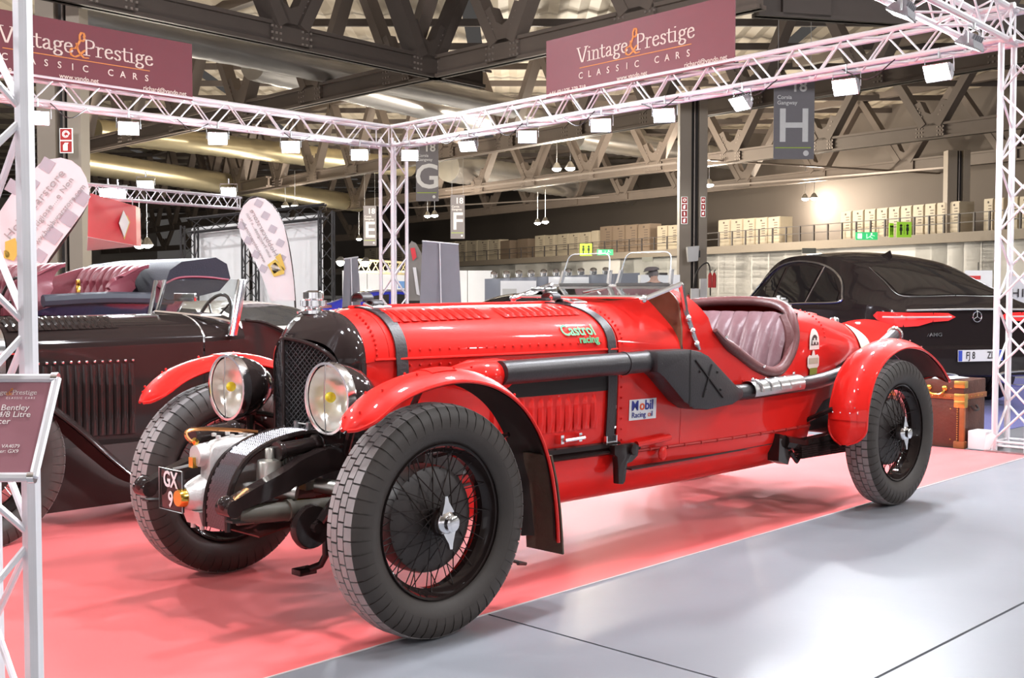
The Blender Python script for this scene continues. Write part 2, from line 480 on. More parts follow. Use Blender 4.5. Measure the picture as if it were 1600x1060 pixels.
mb = MB(TC); pts = [gp(v, grille_outline(v), .004) for v in lin(-.212, .212, 28)]
mb.tube([gp(-.214, .69, .004)]+pts+[gp(.214, .69, .004)], .009, 8); mb.tube([gp(0, .69, .006), gp(0, 1.08, .006)], .007, 6)
mb.build('grille_frame', BLK, car)
mb = MB(TC)              # radiator cap: knurled stack with wings
mb.lathe([(.040,0),(.048,.008),(.048,.02),(.036,.026),(.034,.034),(.046,.038),(.046,.062),(.038,.066),(.042,.07),(.042,.094),(.02,.102),(0,.102)], (-.01,0,1.168), (0,0,1), 18)
for k in range(10):
    a = 2*PI*k/10; mb.tube([(-.01+.046*math.cos(a), .046*math.sin(a), 1.207), (-.01+.046*math.cos(a), .046*math.sin(a), 1.23)], .007, 6)
mb.build('radiator_cap', CHR, car)
mb = MB(TC); mb.beam((.03,-.03,1.20),(.10,-.035,1.205),.02,.012); mb.tube([(-.06,-.04,1.18),(.08,-.04,1.21)], .006, 6); mb.tube([(-.05,.06,1.165),(.05,.045,1.17),(.09,.04,1.195)], .005, 6)
mb.build('cap_latch', CHR, car)
# --- leather bonnet straps with buckles
def strap(name, u):
    mb = MB(TC); P = []; wd = .030
    S = sec(u)
    path = [(S[j][0]+.006, S[j][1]+.006) for j in range(0, HI+1)]
    zend = .86 if u < .5 else .553
    path += [(side_z(u, .992)-.02*((.992-z)/.44)**2+.012, z) for z in lin(.96, zend, 6)]
    full = [(-v, z) for v, z in path[::-1]]+path[1:]
    mb.grid([[(u-wd, v, z) for v, z in full], [(u+wd, v, z) for v, z in full]])
    o = mb.build(name, STRAP, car, solid=.005)
    b = MB(TC); 
    j = 4; v, z = S[j][0]+.01, S[j][1]+.012
    ring = [(u-.045, v-.03, z+.02), (u+.045, v-.03, z+.02), (u+.045, v+.03, z+.006), (u-.045, v+.03, z+.006)]
    b.tube(ring, .006, 6, closed=True); b.tube([(u, v-.03, z+.022), (u, v+.03, z+.012)], .004, 6)
    b.build('buckle', STEEL, o)
    l = MB(TC)       # loose end curled over
    for (vv, zz, r) in ((.02, 1.222, .028), (.10, 1.20, .02)):
        pts = [(u, vv+r*1.5*math.cos(a), zz+.012+r*math.sin(a)) for a in lin(-.4, 3.6, 10)]
        l.grid([[(u-.028, p[1], p[2]) for p in pts], [(u+.028, p[1], p[2]) for p in pts]])
    l.build('strap_loop', STRAP, o, solid=.005)
    return o
strap('bonnet_strap', .225); s2 = strap('bonnet_strap', 1.40)
mb = MB(TC); mb.box((1.36,.388,.545),(1.44,.404,.557)); mb.box((1.36,.395,.545),(1.368,.41,.585)); mb.box((1.432,.395,.545),(1.44,.41,.585)); mb.build('strap_anchor', CHR, s2)
mb = MB(TC); mb.tube([(1.07,.375,.59),(1.075,.405,.592),(1.19,.42,.597),(1.195,.385,.60)], .008, 6)
for u in (1.07, 1.195): mb.box((u-.01,.355,.575),(u+.01,.393,.615))
mb.build('bonnet_handle', CHR, car)
# --- lettering and stickers on the near side
def skin(u, z, o=.004): return TC(u, side_z(u, z)+o, z)
def skin_text(name, body, u, z, size, m, **k):
    """letters laid onto the curved bonnet"""
    e = .06; a = Vector(skin(u-e, z)); b = Vector(skin(u+e, z)); c = Vector(skin(u, z-.02)); d = Vector(skin(u, z+.02))
    return text(name, body, size, m, car, loc=Vector(skin(u, z, .006)), ux=b-a, uy=d-c, **k)
skin_text('green_lettering', 'Castrol', 1.205, 1.085, .085, GREEN, bold=.018, sx=.82)
skin_text('green_lettering', 'racing', 1.255, 1.043, .05, GREEN, bold=.03, sx=1.05)
def decal(name, u0, u1, z0, z1, m, o=.004):
    b = MB(TC); b.grid([[(u, side_z(u, z)+o, z) for z in lin(z0, z1, 4)] for u in lin(u0, u1, 4)]); return b.build(name, m, car, solid=.0015)
decal('oil_sticker', 1.525, 1.715, .645, .745, mat('sticker_white', (.82,.82,.84), .4))
NAVY = mat('lettering_navy', (.03,.04,.28), .5); ORG_ = mat('lettering_orange', (.8,.12,.04), .5)
skin_text('sticker_lettering', 'M', 1.563, .713, .066, NAVY, bold=.02)
skin_text('sticker_lettering', 'bil', 1.662, .713, .066, NAVY, bold=.02)
skin_text('sticker_lettering', 'o', 1.613, .713, .066, ORG_, bold=.02)
skin_text('sticker_lettering', 'Racing', 1.590, .669, .038, NAVY)
skin_text('sticker_lettering', 'il', 1.682, .669, .038, NAVY)
skin_text('sticker_lettering', 'o', 1.664, .669, .038, ORG_)
# enamel badges on the tail side
def tail_pt(u, z, o=.008):
    S = sec(u)
    for (v0, z0), (v1, z1) in zip(S[3:], S[4:]):
        if z1 <= z <= z0: return (u, v0+(v1-v0)*(z0-z)/(z0-z1+1e-9)+o, z)
    return (u, S[HI][0]+o, z)
def badge(name, cu, cz, poly, m, o=.008, n=1):
    mb = MB(TC); pts = [tail_pt(cu+a, cz+b, o) for a, b in poly]; c = tail_pt(cu, cz, o+.001)
    mb.add([c]+pts, [(0, i+1, (i+1) % len(pts)+1) for i in range(len(pts))]); return mb.build(name, m, car, solid=.002)
arch = [(-.058,-.055),(.058,-.055)]+[(.058*math.cos(a), -.01+.075*math.sin(a)) for a in lin(.1, PI-.1, 10)]
badge('arched_badge', 3.130, .985, arch, mat('badge_white', (.8,.78,.72), .4))
badge('badge_emblem', 3.130, .975, [(-.045,-.02),(.045,-.02)]+[(.042*math.cos(a), -.015+.055*math.sin(a)) for a in lin(.1, PI-.1, 8)], mat('badge_dark', (.03,.028,.025), .4), .011)
for k in range(4): badge('badge_check', 3.102+.019*k, .972+.012*(k % 2), [(-.007,-.012),(.007,-.012),(.007,.012),(-.007,.012)], MATS['badge_white'], .014)
shield = [(-.07,.03),(-.05,.045),(-.02,.04),(-.008,.07),(.008,.07),(.02,.04),(.05,.045),(.07,.03),(.07,-.02),(.04,-.04),(.0,-.062),(-.04,-.04),(-.07,-.02)]
badge('shield_badge', 3.120, .855, shield, MATS['badge_white'])
badge('badge_emblem', 3.120, .86, [(-.055,.022),(.055,.022),(.055,-.012),(-.055,-.012)], mat('badge_tan', (.50,.47,.36), .5), .011)
badge('badge_emblem', 3.120, .825, [(-.045,.0),(0,-.012),(.045,.0),(.045,-.01),(0,-.025),(-.045,-.01)], mat('badge_olive', (.25,.28,.04), .5), .011)
# --- fold-flat windscreen, wooden dash, aero screens
WOOD = mat('brown_wood', (.22,.10,.055), .45, col2=(.14,.06,.03), nscale=10)
def top_at(u, v):
    S = sec(u)[:HI+3]
    for (v0, z0), (v1, z1) in zip(S, S[1:]):
        if v0 <= v <= v1: return z0+(z1-z0)*(v-v0)/max(1e-6, v1-v0)
    return S[-1][1]
mb = MB(TC); mb.grid([[(1.9045, v, z0+(min(1.288, top_at(1.92, abs(v))-.003)-z0)*t) for z0 in (.98,) for t in (0, .5, 1)] for v in lin(-.447, .447, 40)])
mb.build('dash_panel', WOOD, car, solid=.012)
mb = MB(TC)
lip = [(1.902, v*sg, z+.004) for sg in (1,) for v, z in sec(1.902)[:HI+2]]
mb.tube([(u, -v, z) for u, v, z in lip[::-1]]+lip[1:], .007, 6)
mb.build('scuttle_beading', STRAP, car)
ws = MB(TC)
A = [(1.905,.43,1.292),(1.65,.43,1.237),(1.65,-.43,1.237),(1.905,-.43,1.292)]
ws.tube(A, .009, 8, closed=True)
for sg in (1, -1):
    ws.tube([(1.905, sg*.435, 1.30), (1.60, sg*.435, 1.226)], .013, 8)
    ws.ball((1.60, sg*.435, 1.226), .02, 8, 6)
    ws.tube([(1.905, sg*.437, 1.30), (1.93, sg*.445, 1.17), (1.975, sg*.458, 1.06), (2.02, sg*.468, .97)], [.016,.016,.014,.010], 8)
    for t in (0, .5, 1): ws.ball((1.93+.06*t, sg*(.462+.01*t), 1.13-.13*t), .018, 8, 6)
ws.tube([(1.76,.02,1.26),(1.68,.1,1.25)], .006, 6); ws.tube([(1.86,.0,1.285),(1.72,-.05,1.26)], .006, 6)
wsf = ws.build('windscreen_frame', CHR, car)
mb = MB(TC); mb.add([(a, b, c+.002) for a, b, c in A], [(0,1,2,3)]); mb.build('windscreen_glass', glass('screen_glass', (.85,.87,.87), .02, .18), wsf, solid=.004)
def aero(v0, v1):
    mb = MB(TC); r = .045; zb, zt = 1.30, 1.465
    out = [(v0, zb), (v1, zb)]+[(v1-.02-r+r*math.cos(a), zt-r+r*math.sin(a)) for a in lin(0, PI/2, 5)]+[(v0+.02+r-r*math.sin(a), zt-r+r*math.cos(a)) for a in lin(0, PI/2, 5)]
    mb.prism(out, 1.90, 1.906, lambda a, b, d: (d+(b-zb)*.28, a, b))
    o = mb.build('aero_screen', glass('aero_glass', (.95,.96,.96), 0, .01, 1.12), car)
    e = MB(TC); e.tube([(1.903+(b-zb)*.28, a, b) for a, b in out[1:]+out[:1]], .003, 4)
    e.build('glass_edge', mat('glass_edge', (.55,.60,.62), .2), o)
    f = MB(TC)
    for v, s in ((v0, 1), (v1, -1)):
        f.hexa([(1.895, v-.008, zb), (1.915, v-.008, zb), (1.915, v+.008, zb), (1.895, v+.008, zb), (1.916, v+s*.008-.006, zb+.075), (1.94, v+s*.008-.006, zb+.075), (1.94, v+s*.008+.006, zb+.075), (1.916, v+s*.008+.006, zb+.075)])
    f.beam((1.903, v0, zb), (1.903, v1, zb), .02, .014)
    f.build('screen_bracket', CHR, o); return o
aero(.03, .37); aero(-.37, -.03)
mb = MB(TC); mb.box((1.70,-.40,1.262),(1.80,-.30,1.285)); mb.tube([(1.75,-.35,1.24),(1.75,-.35,1.27)], .012, 8); mb.build('screen_wiper_motor', CHR, car, bevel=.006)
# --- cockpit: padded rim, seat, inner trim
rim = [(2.14,.472,1.065),(2.24,.474,1.0),(2.35,.476,.945),(2.5,.480,.872),(2.63,.482,.83),(2.72,.482,.824),(2.80,.482,.85),(2.88,.480,.92),(2.925,.474,1.0),(2.94,.455,1.09),(2.975,.40,1.155),(3.05,.28,1.19),(3.12,.12,1.202),(3.13,0,1.204)]
rim_full = spline(rim+[(u, -v, z) for u, v, z in rim[-2::-1]], 5)
_n = len(rim_full); MB(TC).tube(rim_full, [.030*min(1, .25+min(i, _n-1-i)/9) for i in range(_n)], 10).build('cockpit_rim', LEA, car)
mb = MB(TC); mb.tube([(u+(.0), v*(1.02), z) for u, v, z in spline(rim[:10], 5)], .013, 6); mb.build('rim_piping', LEA, car)
rivets('rim_studs', [(2.2,.508,1.03),(2.55,.515,.86)], .009, CHR, car)
def pleats(v, n=11.0): return abs(math.sin(v*PI*n))
mb = MB(TC); P = []
for i in range(15):
    t = i/14; row = []
    for v in lin(-.43, .43, 100):
        edge = max(0, (abs(v)-.36)/.07); puff = .034*pleats(v, 10.5)**.6*min(1, t*5, (1-t)*6+.25)
        row.append((3.02-.12*(1-t)*1.2-.10+.06*edge**2-puff-.05*math.sin(PI*t), v, .60+.535*t-.03*edge))
    P.append(row)
mb.grid(P); mb.build('seat_back', mat('burgundy_leather', (.15,.062,.070), .32, col2=(.26,.16,.18), nscale=7, bump=.2, bscale=40), car, solid=.02)
mb = MB(TC)
for sg in (1, -1): MB(TC).tube(spline([(2.84, sg*.44, .80), (2.89, sg*.455, .92), (2.91, sg*.45, 1.03), (2.93, sg*.40, 1.12)], 4), .035, 8).build('seat_bolster', LEA, car)
mb = MB(TC); mb.box((2.35,-.42,.45),(2.9,.42,.60)); mb.build('seat_cushion', LEA, car, bevel=.03)
mb = MB(TC)
for sg in (1, -1): mb.grid([[(u, sg*(side_z(u, .9)-.03), z) for z in (.42, .8, min(1.08, interp(ZC, u)-.01))] for u in lin(1.96, 2.93, 16)])
mb.grid([[(u, v, .42) for v in lin(-.45, .45, 4)] for u in (1.5, 2.9)]); mb.grid([[(3.0, v, z) for v in lin(-.45, .45, 6)] for z in lin(.42, 1.14, 3)])
mb.build('cockpit_trim', mat('dark_trim', (.035,.015,.014), .6), car, solid=.006)
mb = MB(TC); mb.tube([(2.22+.07*math.sin(a)*0, -.2+.20*math.cos(a), 1.02+.19*math.sin(a)) for a in lin(0, 2*PI-.26, 23)], .012, 6, closed=True); mb.tube([(1.9,-.2,.95),(2.22,-.2,1.02)], .018, 6)
for k in range(4): a = PI/4+k*PI/2; mb.tube([(2.22,-.2,1.02),(2.22,-.2+.2*math.cos(a),1.02+.19*math.sin(a))], .008, 5)
mb.build('steering_wheel', BLKM, car)
# --- exhaust on the near side
mb = MB(TC); P = []
for i in range(9):
    s = i/8; u = .33+.33*s; r = .066*min(1, .35+s*1.3); row = []
    for a in lin(-PI*.5, PI*.5, 10):
        row.append((u, .375+(.115*min(1, .2+s*1.3))*math.cos(a)**.7, .915+r*math.sin(a)))
    P.append(row)
mb.grid(P); fair = mb.build('exhaust_fairing', RED, car, solid=.005)
rivets('fairing_rivets', [(.40+.012*abs(k-3), .46+.012*(3-abs(k-3)), .86+.02*k) for k in range(6)]+[(.5, .485, .872), (.56,.487,.872)], .006, RED, fair)
decal('exhaust_recess', .66, 1.43, .80, .955, mat('matt_black', (.012,.009,.008), .8), .002)  # flat black decal laid on for the opening behind the pipe
ex = MB(TC)
ex.tube([(.60,.46,.925),(1.0,.468,.927),(1.35,.475,.929),(1.62,.48,.931)], .052, 16)
ex.tube([(1.395,.475,.929),(1.41,.475,.929)], .056, 16)
exo = ex.build('exhaust_pipe', EXH, car)
side = [(1.56,.985),(1.83,.982),(1.92,.968),(1.985,.945),(2.245,.775),(2.30,.762),(2.30,.712),(2.20,.683),(1.98,.672),(1.86,.685),(1.78,.725),(1.60,.865),(1.56,.88)]
mb = MB(TC); mb.prism(side, .445, .555, lambda a, b, d: (a, d, b)); sil = mb.build('silencer_box', EXH, exo, bevel=.022)
mb = MB(TC)
for a, b in (((1.86,.93),(2.1,.73)), ((2.0,.90),(1.93,.74))): mb.beam((a[0],.556,a[1]), (b[0],.556,b[1]), .006, .012, (0,1,0))
mb.grid([[(1.815,.557,.98),(1.815,.557,.70)],[(1.823,.559,.98),(1.823,.559,.70)]])
for p in ((1.9,.87),(1.95,.78),(2.05,.86),(2.08,.77)): mb.ball((p[0],.557,p[1]), .008, 6, 4)
mb.build('silencer_ribs', mat('exhaust_seam', (.015,.012,.012), .5), exo)
tp = spline([(2.24,.50,.738),(2.5,.505,.735),(2.8,.515,.742),(3.05,.52,.748),(3.3,.505,.765),(3.6,.47,.80),(3.85,.46,.86),(4.05,.46,.935),(4.17,.46,.985)], 5)
MB(TC).tube(tp, .042, 14).build('tail_pipe', EXH, exo)
mb = MB(TC); mb.lathe([(.043,0),(.05,.0),(.05,.02),(.043,.02)], (4.17,.46,.985), (.9,0,.36), 14, close=True); mb.build('tail_pipe_tip', CHR, exo)
mb = MB(TC); P = []
for i in range(3):
    row = []
    for a in lin(-.5, 2.3, 10): row.append((2.40+.24*i, .508+.006*i+.055*math.cos(a), .737+.006*i+.055*math.sin(a)))
    P.append(row)
mb.grid(P); hg = mb.build('heat_guard', STEEL, exo, solid=.002)
for k in range(5):
    u = 2.45+.095*k
    MB(TC).tube([(u, .511+.058*math.cos(a), .74+.058*math.sin(a)) for a in lin(-.1, 1.3, 6)], .007, 6).build('guard_rib', STEEL, exo)
rivets('guard_bolts', [(2.43,.52,.80),(2.83,.53,.812)], .011, CHR, exo)
# brackets on the lower side
SK = lambda u, z: side_z(u, z)
mb = MB(TC); mb.prism([(1.37,.545),(1.52,.545),(1.555,.525),(1.545,.48),(1.50,.455),(1.465,.45),(1.45,.37),(1.435,.355),(1.40,.36),(1.395,.45),(1.39,.49),(1.37,.50)], .418, .452)
mb.tube([(1.50,.44,.515),(1.50,.47,.515)], .028, 10); mb.build('spring_bracket', BLK, car, bevel=.004)
mb = MB(TC); mb.prism([(2.74,.48),(2.80,.465),(2.81,.40),(2.86,.36),(2.83,.30),(2.73,.33)], .43, .50)
mb.tube([(2.80,.49,.43),(2.95,.50,.40),(3.2,.50,.405),(3.4,.50,.42)], .038, 8); mb.tube([(2.85,.5,.37),(2.92,.5,.31),(3.0,.5,.38)], .014, 6)
for k in range(6): mb.beam((2.9,.52,.395-.012*k), (3.9-.06*k,.52,.36-.012*k+.02), .05, .010)
mb.build('rear_spring', BLK, car)
mb = MB(TC); mb.tube([(1.56,.43,.53),(1.80,.45,.545)], .016, 8); mb.ball((1.74,.452,.47), .03, 10, 6, (1,.6,1.2)); mb.build('side_fairings', RED, car)
# --- fenders
def fender(name, prof, v0, hw, parent, m=RED, crown=.045, taper=(0,0), n=44):
    """prof: (u,z) along the centre line; hw half width; crown = drop of the edges"""
    P3 = spline([(u, 0, z) for u, z in prof], 6); k = len(P3); mb = MB(TC); P = []; NV = []
    for i, p in enumerate(P3):
        d = (P3[min(i+1, k-1)]-P3[max(i-1, 0)]).normalized(); nrm = Vector((-d.z, 0, d.x))
        if nrm.dot(Vector((0,0,1))) < 0 and abs(nrm.z) > .2: nrm = -nrm
        NV.append(nrm); t = i/(k-1); wd = hw
        if taper[0] and t < taper[0]: wd *= math.sqrt(max(.02, 1-(1-t/taper[0])**2))
        if taper[1] and t > 1-taper[1]: wd *= math.sqrt(max(.02, 1-((t-1+taper[1])/taper[1])**2))
        row = []
        for s in lin(-1, 1, 12):
            q = p-nrm*crown*(abs(s)**2.2)*(wd/hw); row.append((q.x, v0+s*wd, q.z))
        P.append(row)
    mb.grid(P); o = mb.build(name, m, parent, solid=.006, ang=60)
    ui = MB(TC); ui.grid([[(q[0]-nv.x*.010, v0+(q[1]-v0)*.95, q[2]-nv.z*.010) for q in r] for r, nv in zip(P, NV)]); ui.build('fender_underside', mat('underside_black', (.03,.024,.021), .8), o, ang=60)  # black sheet laid just inside the fender skin
    e = MB(TC); e.tube([r[0] for r in P], .007, 6); e.tube([r[-1] for r in P], .007, 6); e.build('rolled_edge', m, o)
    return o, P
FF = [(-.40,.795),(-.36,.855),(-.26,.925),(-.10,.972),(.08,.985),(.25,.95),(.40,.865),(.51,.74),(.575,.60),(.607,.47),(.622,.36),(.628,.27)]
for sg in (1, -1):
    fo, FP = fender('front_fender', FF, sg*.705, .10, car, taper=(.16, 0))
    rivets('fender_bolts', [(r[6][0], r[6][1]+sg*.035, r[6][2]+.001) for r in FP[6:38:6]]+[(r[4][0], r[4][1], r[4][2]+.002) for r in FP[4:40:7]], .0055, RED, fo)
    pl = MB(TC); i0 = 26; pl.grid([[(FP[i][j][0], FP[i][j][1], FP[i][j][2]+.004) for j in (3, 5, 7, 9)] for i in (20, 21, 22, 23, 24)]); pl.build('fender_plate', RED, fo, solid=.003)
    fl = MB(TC); fl.grid([[(u, sg*.705+s*(.098+.01*t), z-.03*abs(s)**2*0) for s in lin(-1, 1, 6)] for u, z, t in ((.55,.62,0),(.585,.50,.0),(.602,.40,.0),(.612,.30,.1),(.618,.215,.2))])
    fl.build('mud_flap', mat('mud_flap_leather', (.05,.04,.03), .7, col2=(.09,.075,.05), nscale=12, bump=.3), fo, solid=.008)
    st = MB(TC)
    st.tube([(.05, sg*.45, .70), (.06, sg*.60, .93), (.06, sg*.70, .97)], .012, 6)
    st.tube([(.3, sg*.38, .6), (.42, sg*.55, .66), (.45, sg*.66, .70)], .010, 6); st.build('fender_stay', BLK, fo)
FR = [(3.075,.405),(3.075,.52),(3.10,.66),(3.19,.82),(3.36,.935),(3.60,.985),(3.85,.955),(4.06,.865),(4.20,.765),(4.25,.73)]
for sg in (1, -1):
    fo, FP = fender('rear_fender', FR, sg*.70, .115, car, taper=(.10, .07), crown=.05)
    rivets('fender_bolts', [(r[9 if sg > 0 else 3][0]-.004, r[9 if sg > 0 else 3][1], r[9 if sg > 0 else 3][2]+.008) for r in FP[10:46:4]]+[(FP[9][k][0]-.01, FP[9][k][1], FP[9][k][2]) for k in (2, 5, 8, 10)], .005, CHR, fo)
    pl = MB(TC); pl.grid([[(FP[i][j][0]-.006, FP[i][j][1], FP[i][j][2]+.003) for j in range(0, 13, 2)] for i in (7, 8, 9, 10)]); pl.build('fender_plate', RED, fo, solid=.002)
    st = MB(TC); st.tube([(3.45, sg*.42, .78), (3.50, sg*.6, .92)], .014, 6); st.tube([(3.9, sg*.36, .75), (3.92, sg*.6, .90)], .014, 6); st.tube([(3.1, sg*.45, .52), (3.1, sg*.62, .6)], .014, 6); st.build('fender_stay', BLK, fo)
# --- wheels (axis = local y, outer side towards -y)
def tyre_mesh(name, R, wd, rimr, m, nb=54):
    mb = MB(); hw = wd/2
    prof = [(rimr,-hw*.62),(rimr+.02,-hw*.78),(R-.10,-hw*1.0),(R-.06,-hw*1.0),(R-.03,-hw*.90),(R-.013,-hw*.70),(R-.010,-hw*.35),(R-.010,0),(R-.010,hw*.35),(R-.013,hw*.70),(R-.03,hw*.90),(R-.06,hw*1.0),(R-.10,hw*1.0),(rimr+.02,hw*.78),(rimr,hw*.62)]
    mb.lathe([(r, y) for r, y in prof], (0,0,0), (0,1,0), 96, close=True)
    return mb.mesh(name, m, ang=60)
def tread_mesh(name, R, wd, m, nb=54):
    mb = MB(); hw = wd/2
    def block(a0, a1, ys, rs):   # curved lug: profile points (y, r_top)
        vs = []
        for a in (a0, a1):
            for y, rt, rb in zip(ys, rs, [r-.012 for r in rs]):
                vs.append((rt*math.cos(a), y, rt*math.sin(a))); vs.append((rb*math.cos(a), y, rb*math.sin(a)))
        k = len(ys); fs = []
        for i in range(k-1):
            p = 2*i; q = 2*k+2*i
            fs += [(p, p+2, q+2, q), (p, p+1, p+3, p+2), (q, q+2, q+3, q+1)]
        fs += [(0, 2*k, 2*k+1, 1), (2*k-2, 2*k-1, 4*k-1, 4*k-2)]
        mb.add(vs, fs)
    da = 2*PI/nb
    for k in range(nb):
        a = k*da
        for y0, y1, ph in ((-hw*.36, -.003, 0), (.003, hw*.36, .5)):
            block(a+ph*da, a+ph*da+da*.86, [y0, y1], [R, R])
        for sg in (1, -1):
            block(a+.25*da, a+1.12*da, [sg*hw*.40, sg*hw*.74], [R-.001, R-.008])
    return mb.mesh(name, m, smooth=False)
def shoulder_mesh(name, R, wd, m, side, nb=54):
    mb = MB(); hw = wd/2; da = 2*PI/nb
    for k in range(nb):
        for sg in (side,):
            a0 = k*da+.25*da; a1 = a0+da*.86; P = []
            for a in (a0, a1): P.append([(r*math.cos(a), sg*y, r*math.sin(a)) for y, r in ((hw*.74, R-.009), (hw*.93, R-.030), (hw*1.025, R-.058), (hw*1.005, R-.085))])
            mb.grid(P)
    return mb.mesh(name, m, smooth=True, ang=30, solid=.004)
TY = tyre_mesh('tyre', .43, .178, .282, RUB); TR = tread_mesh('tread', .43, .178, RUBT); SH = shoulder_mesh('outer_lugs', .43, .178, RUB, -1); SH2 = shoulder_mesh('inner_lugs', .43, .178, RUB, 1)
def rim_mesh(name, r, wd, m):
    mb = MB(); h2 = wd/2
    mb.lathe([(r+.004,-h2),(r+.008,-h2*.9),(r-.004,-h2*.86),(r-.012,-h2*.5),(r-.03,-h2*.2),(r-.03,h2*.2),(r-.012,h2*.5),(r-.004,h2*.86),(r+.008,h2*.9),(r+.004,h2),(r+.02,h2*.6),(r+.02,-h2*.6)], (0,0,0), (0,1,0), 56, close=True)
    mb.lathe([(.05,-.075),(.055,-.06),(.042,-.04),(.045,.05),(.075,.055),(.075,.062),(.0,.07)], (0,0,0), (0,1,0), 20)
    return mb.mesh(name, m)
def spokes_mesh(name, r, m, n=30, rad=.0022):
    mb = MB()
    for k in range(n):
        a = 2*PI*k/n; s = 1 if k % 2 else -1
        for (y0, rh, ph, y1) in ((-.062, .052, 1.15, .01), (.05, .07, .75, -.02)):
            b = a+s*ph*(1 if y0 < 0 else -1)
            mb.tube([(rh*math.cos(b), y0, rh*math.sin(b)), (r*math.cos(a), y1+(.012*s), r*math.sin(a))], rad, 4, cap=False)
    return mb.mesh(name, m)
def spinner_mesh(name, m):
    mb = MB(); mb.lathe([(.046,-.070),(.048,-.082),(.040,-.098),(.030,-.104),(.030,-.122),(.022,-.126),(0,-.127)], (0,0,0), (0,1,0), 20)
    mb.lathe([(.031,-.104),(.031,-.120)], (0,0,0), (0,1,0), 6)
    for a in (PI/2+.12, -PI/2+.12):
        ca, sa = math.cos(a), math.sin(a)
        prof = [(.034,-.030),(.052,-.022),(.075,-.010),(.098,-.006),(.100,.006),(.075,.012),(.052,.022),(.034,.030)]
        mb.prism([(r*ca-t*sa, r*sa+t*ca) for r, t in prof], -.098, -.080, lambda x, z, y: (x, y, z))
    return mb.mesh(name, m, bevel=0)
RM = rim_mesh('rim', .280, .135, BLK); SP = spokes_mesh('spokes', .262, BLK); KN = spinner_mesh('knock_off_nut', CHR)
DR = MB().lathe([(.02,-.02),(.16,-.015),(.195,.0),(.20,.02),(.20,.075),(.19,.085),(.03,.09)], (0,0,0), (0,1,0), 32).mesh('brake_drum', BLKM)
def wheel(parent, u, v, z, flip, meshes, rz=0, drum=True):
    o = obj('wheel', meshes['rim'], parent, (u, -v, z)); o.rotation_euler = (0, 0, (PI if flip else 0)+rz)
    for k, me in meshes.items():
        if k != 'rim': obj(k, me, o)
    return o
WM = dict(rim=RM, tyre=TY, tread=TR, outer_lugs=SH, inner_lugs=SH2, spokes=SP, knock_off_nut=KN, brake_drum=DR)
for u in (0, 3.645):
    for sg in (1, -1):
        wo = wheel(car, u, sg*.70, .43, sg < 0, WM)
# --- headlamps
REFL = mat('lamp_reflector', (.97,.96,.93), .22, metal=.7, var=.04, nscale=14)
def headlamp(v):
    c = Vector((-.195, v, .865)); R = .133
    mb = MB(TC); mb.lathe([(R*.99,0),(R*1.0,.02),(R*.97,.06),(R*.82,.12),(R*.52,.175),(R*.2,.20),(0,.205)], c, (1,0,0), 32, cap=False)
    o = mb.build('headlamp', BLK, car)
    b = MB(TC); b.lathe([(R*.96,-.012),(R*1.03,-.012),(R*1.06,.006),(R*1.03,.026),(R*.97,.026)], c, (1,0,0), 36, close=True); b.build('lamp_bezel', CHR, o)
    r = MB(TC); r.lathe([(R*.94,.0),(R*.86,.035),(R*.66,.075),(R*.38,.10),(.001,.108)], c, (1,0,0), 32, cap=False); r.build('reflector', REFL, o, solid=.002)
    k = MB(TC); k.ball((c.x+.035, c.y-.035, c.z), .021, 10, 8); k.build('bulb', mat('yellow_bulb', (.75,.62,.02), .25), o)
    g = MB(TC); g.lathe([(R*.96,-.002),(R*.6,-.013),(.001,-.018)], c, (1,0,0), 32, cap=False); g.build('lens', glass('lens_glass', (.98,.98,.96), .03, .0, 1.06), o)
    w_ = MB(TC); w_.tube([(c.x-.014, c.y, c.z+R*.96), (c.x-.021, c.y, c.z), (c.x-.014, c.y, c.z-R*.96)], .0025, 5)
    w_.build('lens_bar', STEEL, o)
    s_ = MB(TC); sg = 1 if v > 0 else -1
    s_.tube([(-.09, v, .74), (-.10, v-sg*.02, .66), (-.06, v-sg*.05, .58)], .018, 8); s_.tube([(-.06, v, .75), (.03, v-sg*.06, .73)], .012, 6); s_.build('lamp_stay', BLK, o)
for v in (.345, -.345): headlamp(v)
# --- chassis horns, springs, axle, blower
mb = MB(TC)
for sg in (1, -1):
    pts = spline([(-.61, sg*.30, .505), (-.50, sg*.30, .542), (-.38, sg*.30, .578), (-.27, sg*.30, .618), (-.1, sg*.30, .645), (.3, sg*.30, .63)], 5)
    hs = [.028+.03*min(1, i/14) for i in range(len(pts))]
    P = [[(p.x, p.y-.028, p.z-hh), (p.x, p.y+.028, p.z-hh), (p.x, p.y+.028, p.z+hh*.6), (p.x, p.y-.028, p.z+hh*.6)] for p, hh in zip(pts, hs)]
    mb.grid(P, closed_u=True); mb.tube([(-.60, sg*.30-.04, .50), (-.60, sg*.30+.04, .50)], .032, 12); mb.ball((-.61, sg*.30, .515), .032, 10, 6)
mb.build('dumb_iron', BLK, car)
mb = MB(TC)
for sg in (1, -1):
    for k in range(6):
        a = -.60+.09*k; b = .60-.09*k; z0 = .455-.011*k
        mb.grid([[(a+(b-a)*t, sg*.30+dv, z0-.03*(1-(2*t-1)**2)*1.0) for dv in (-.024, .024)] for t in lin(0, 1, 8)])
mb.build('leaf_spring', BLKM, car, solid=.008)
mb = MB(TC); mb.tube(spline([(0,-.62,.43),(0,-.45,.40),(0,-.3,.355),(0,0,.35),(0,.3,.355),(0,.45,.40),(0,.62,.43)], 4), .032, 8)
mb.tube([(-.16,-.56,.40),(-.16,.56,.40)], .014, 6); mb.build('front_axle', BLK, car)
mb = MB(TC)
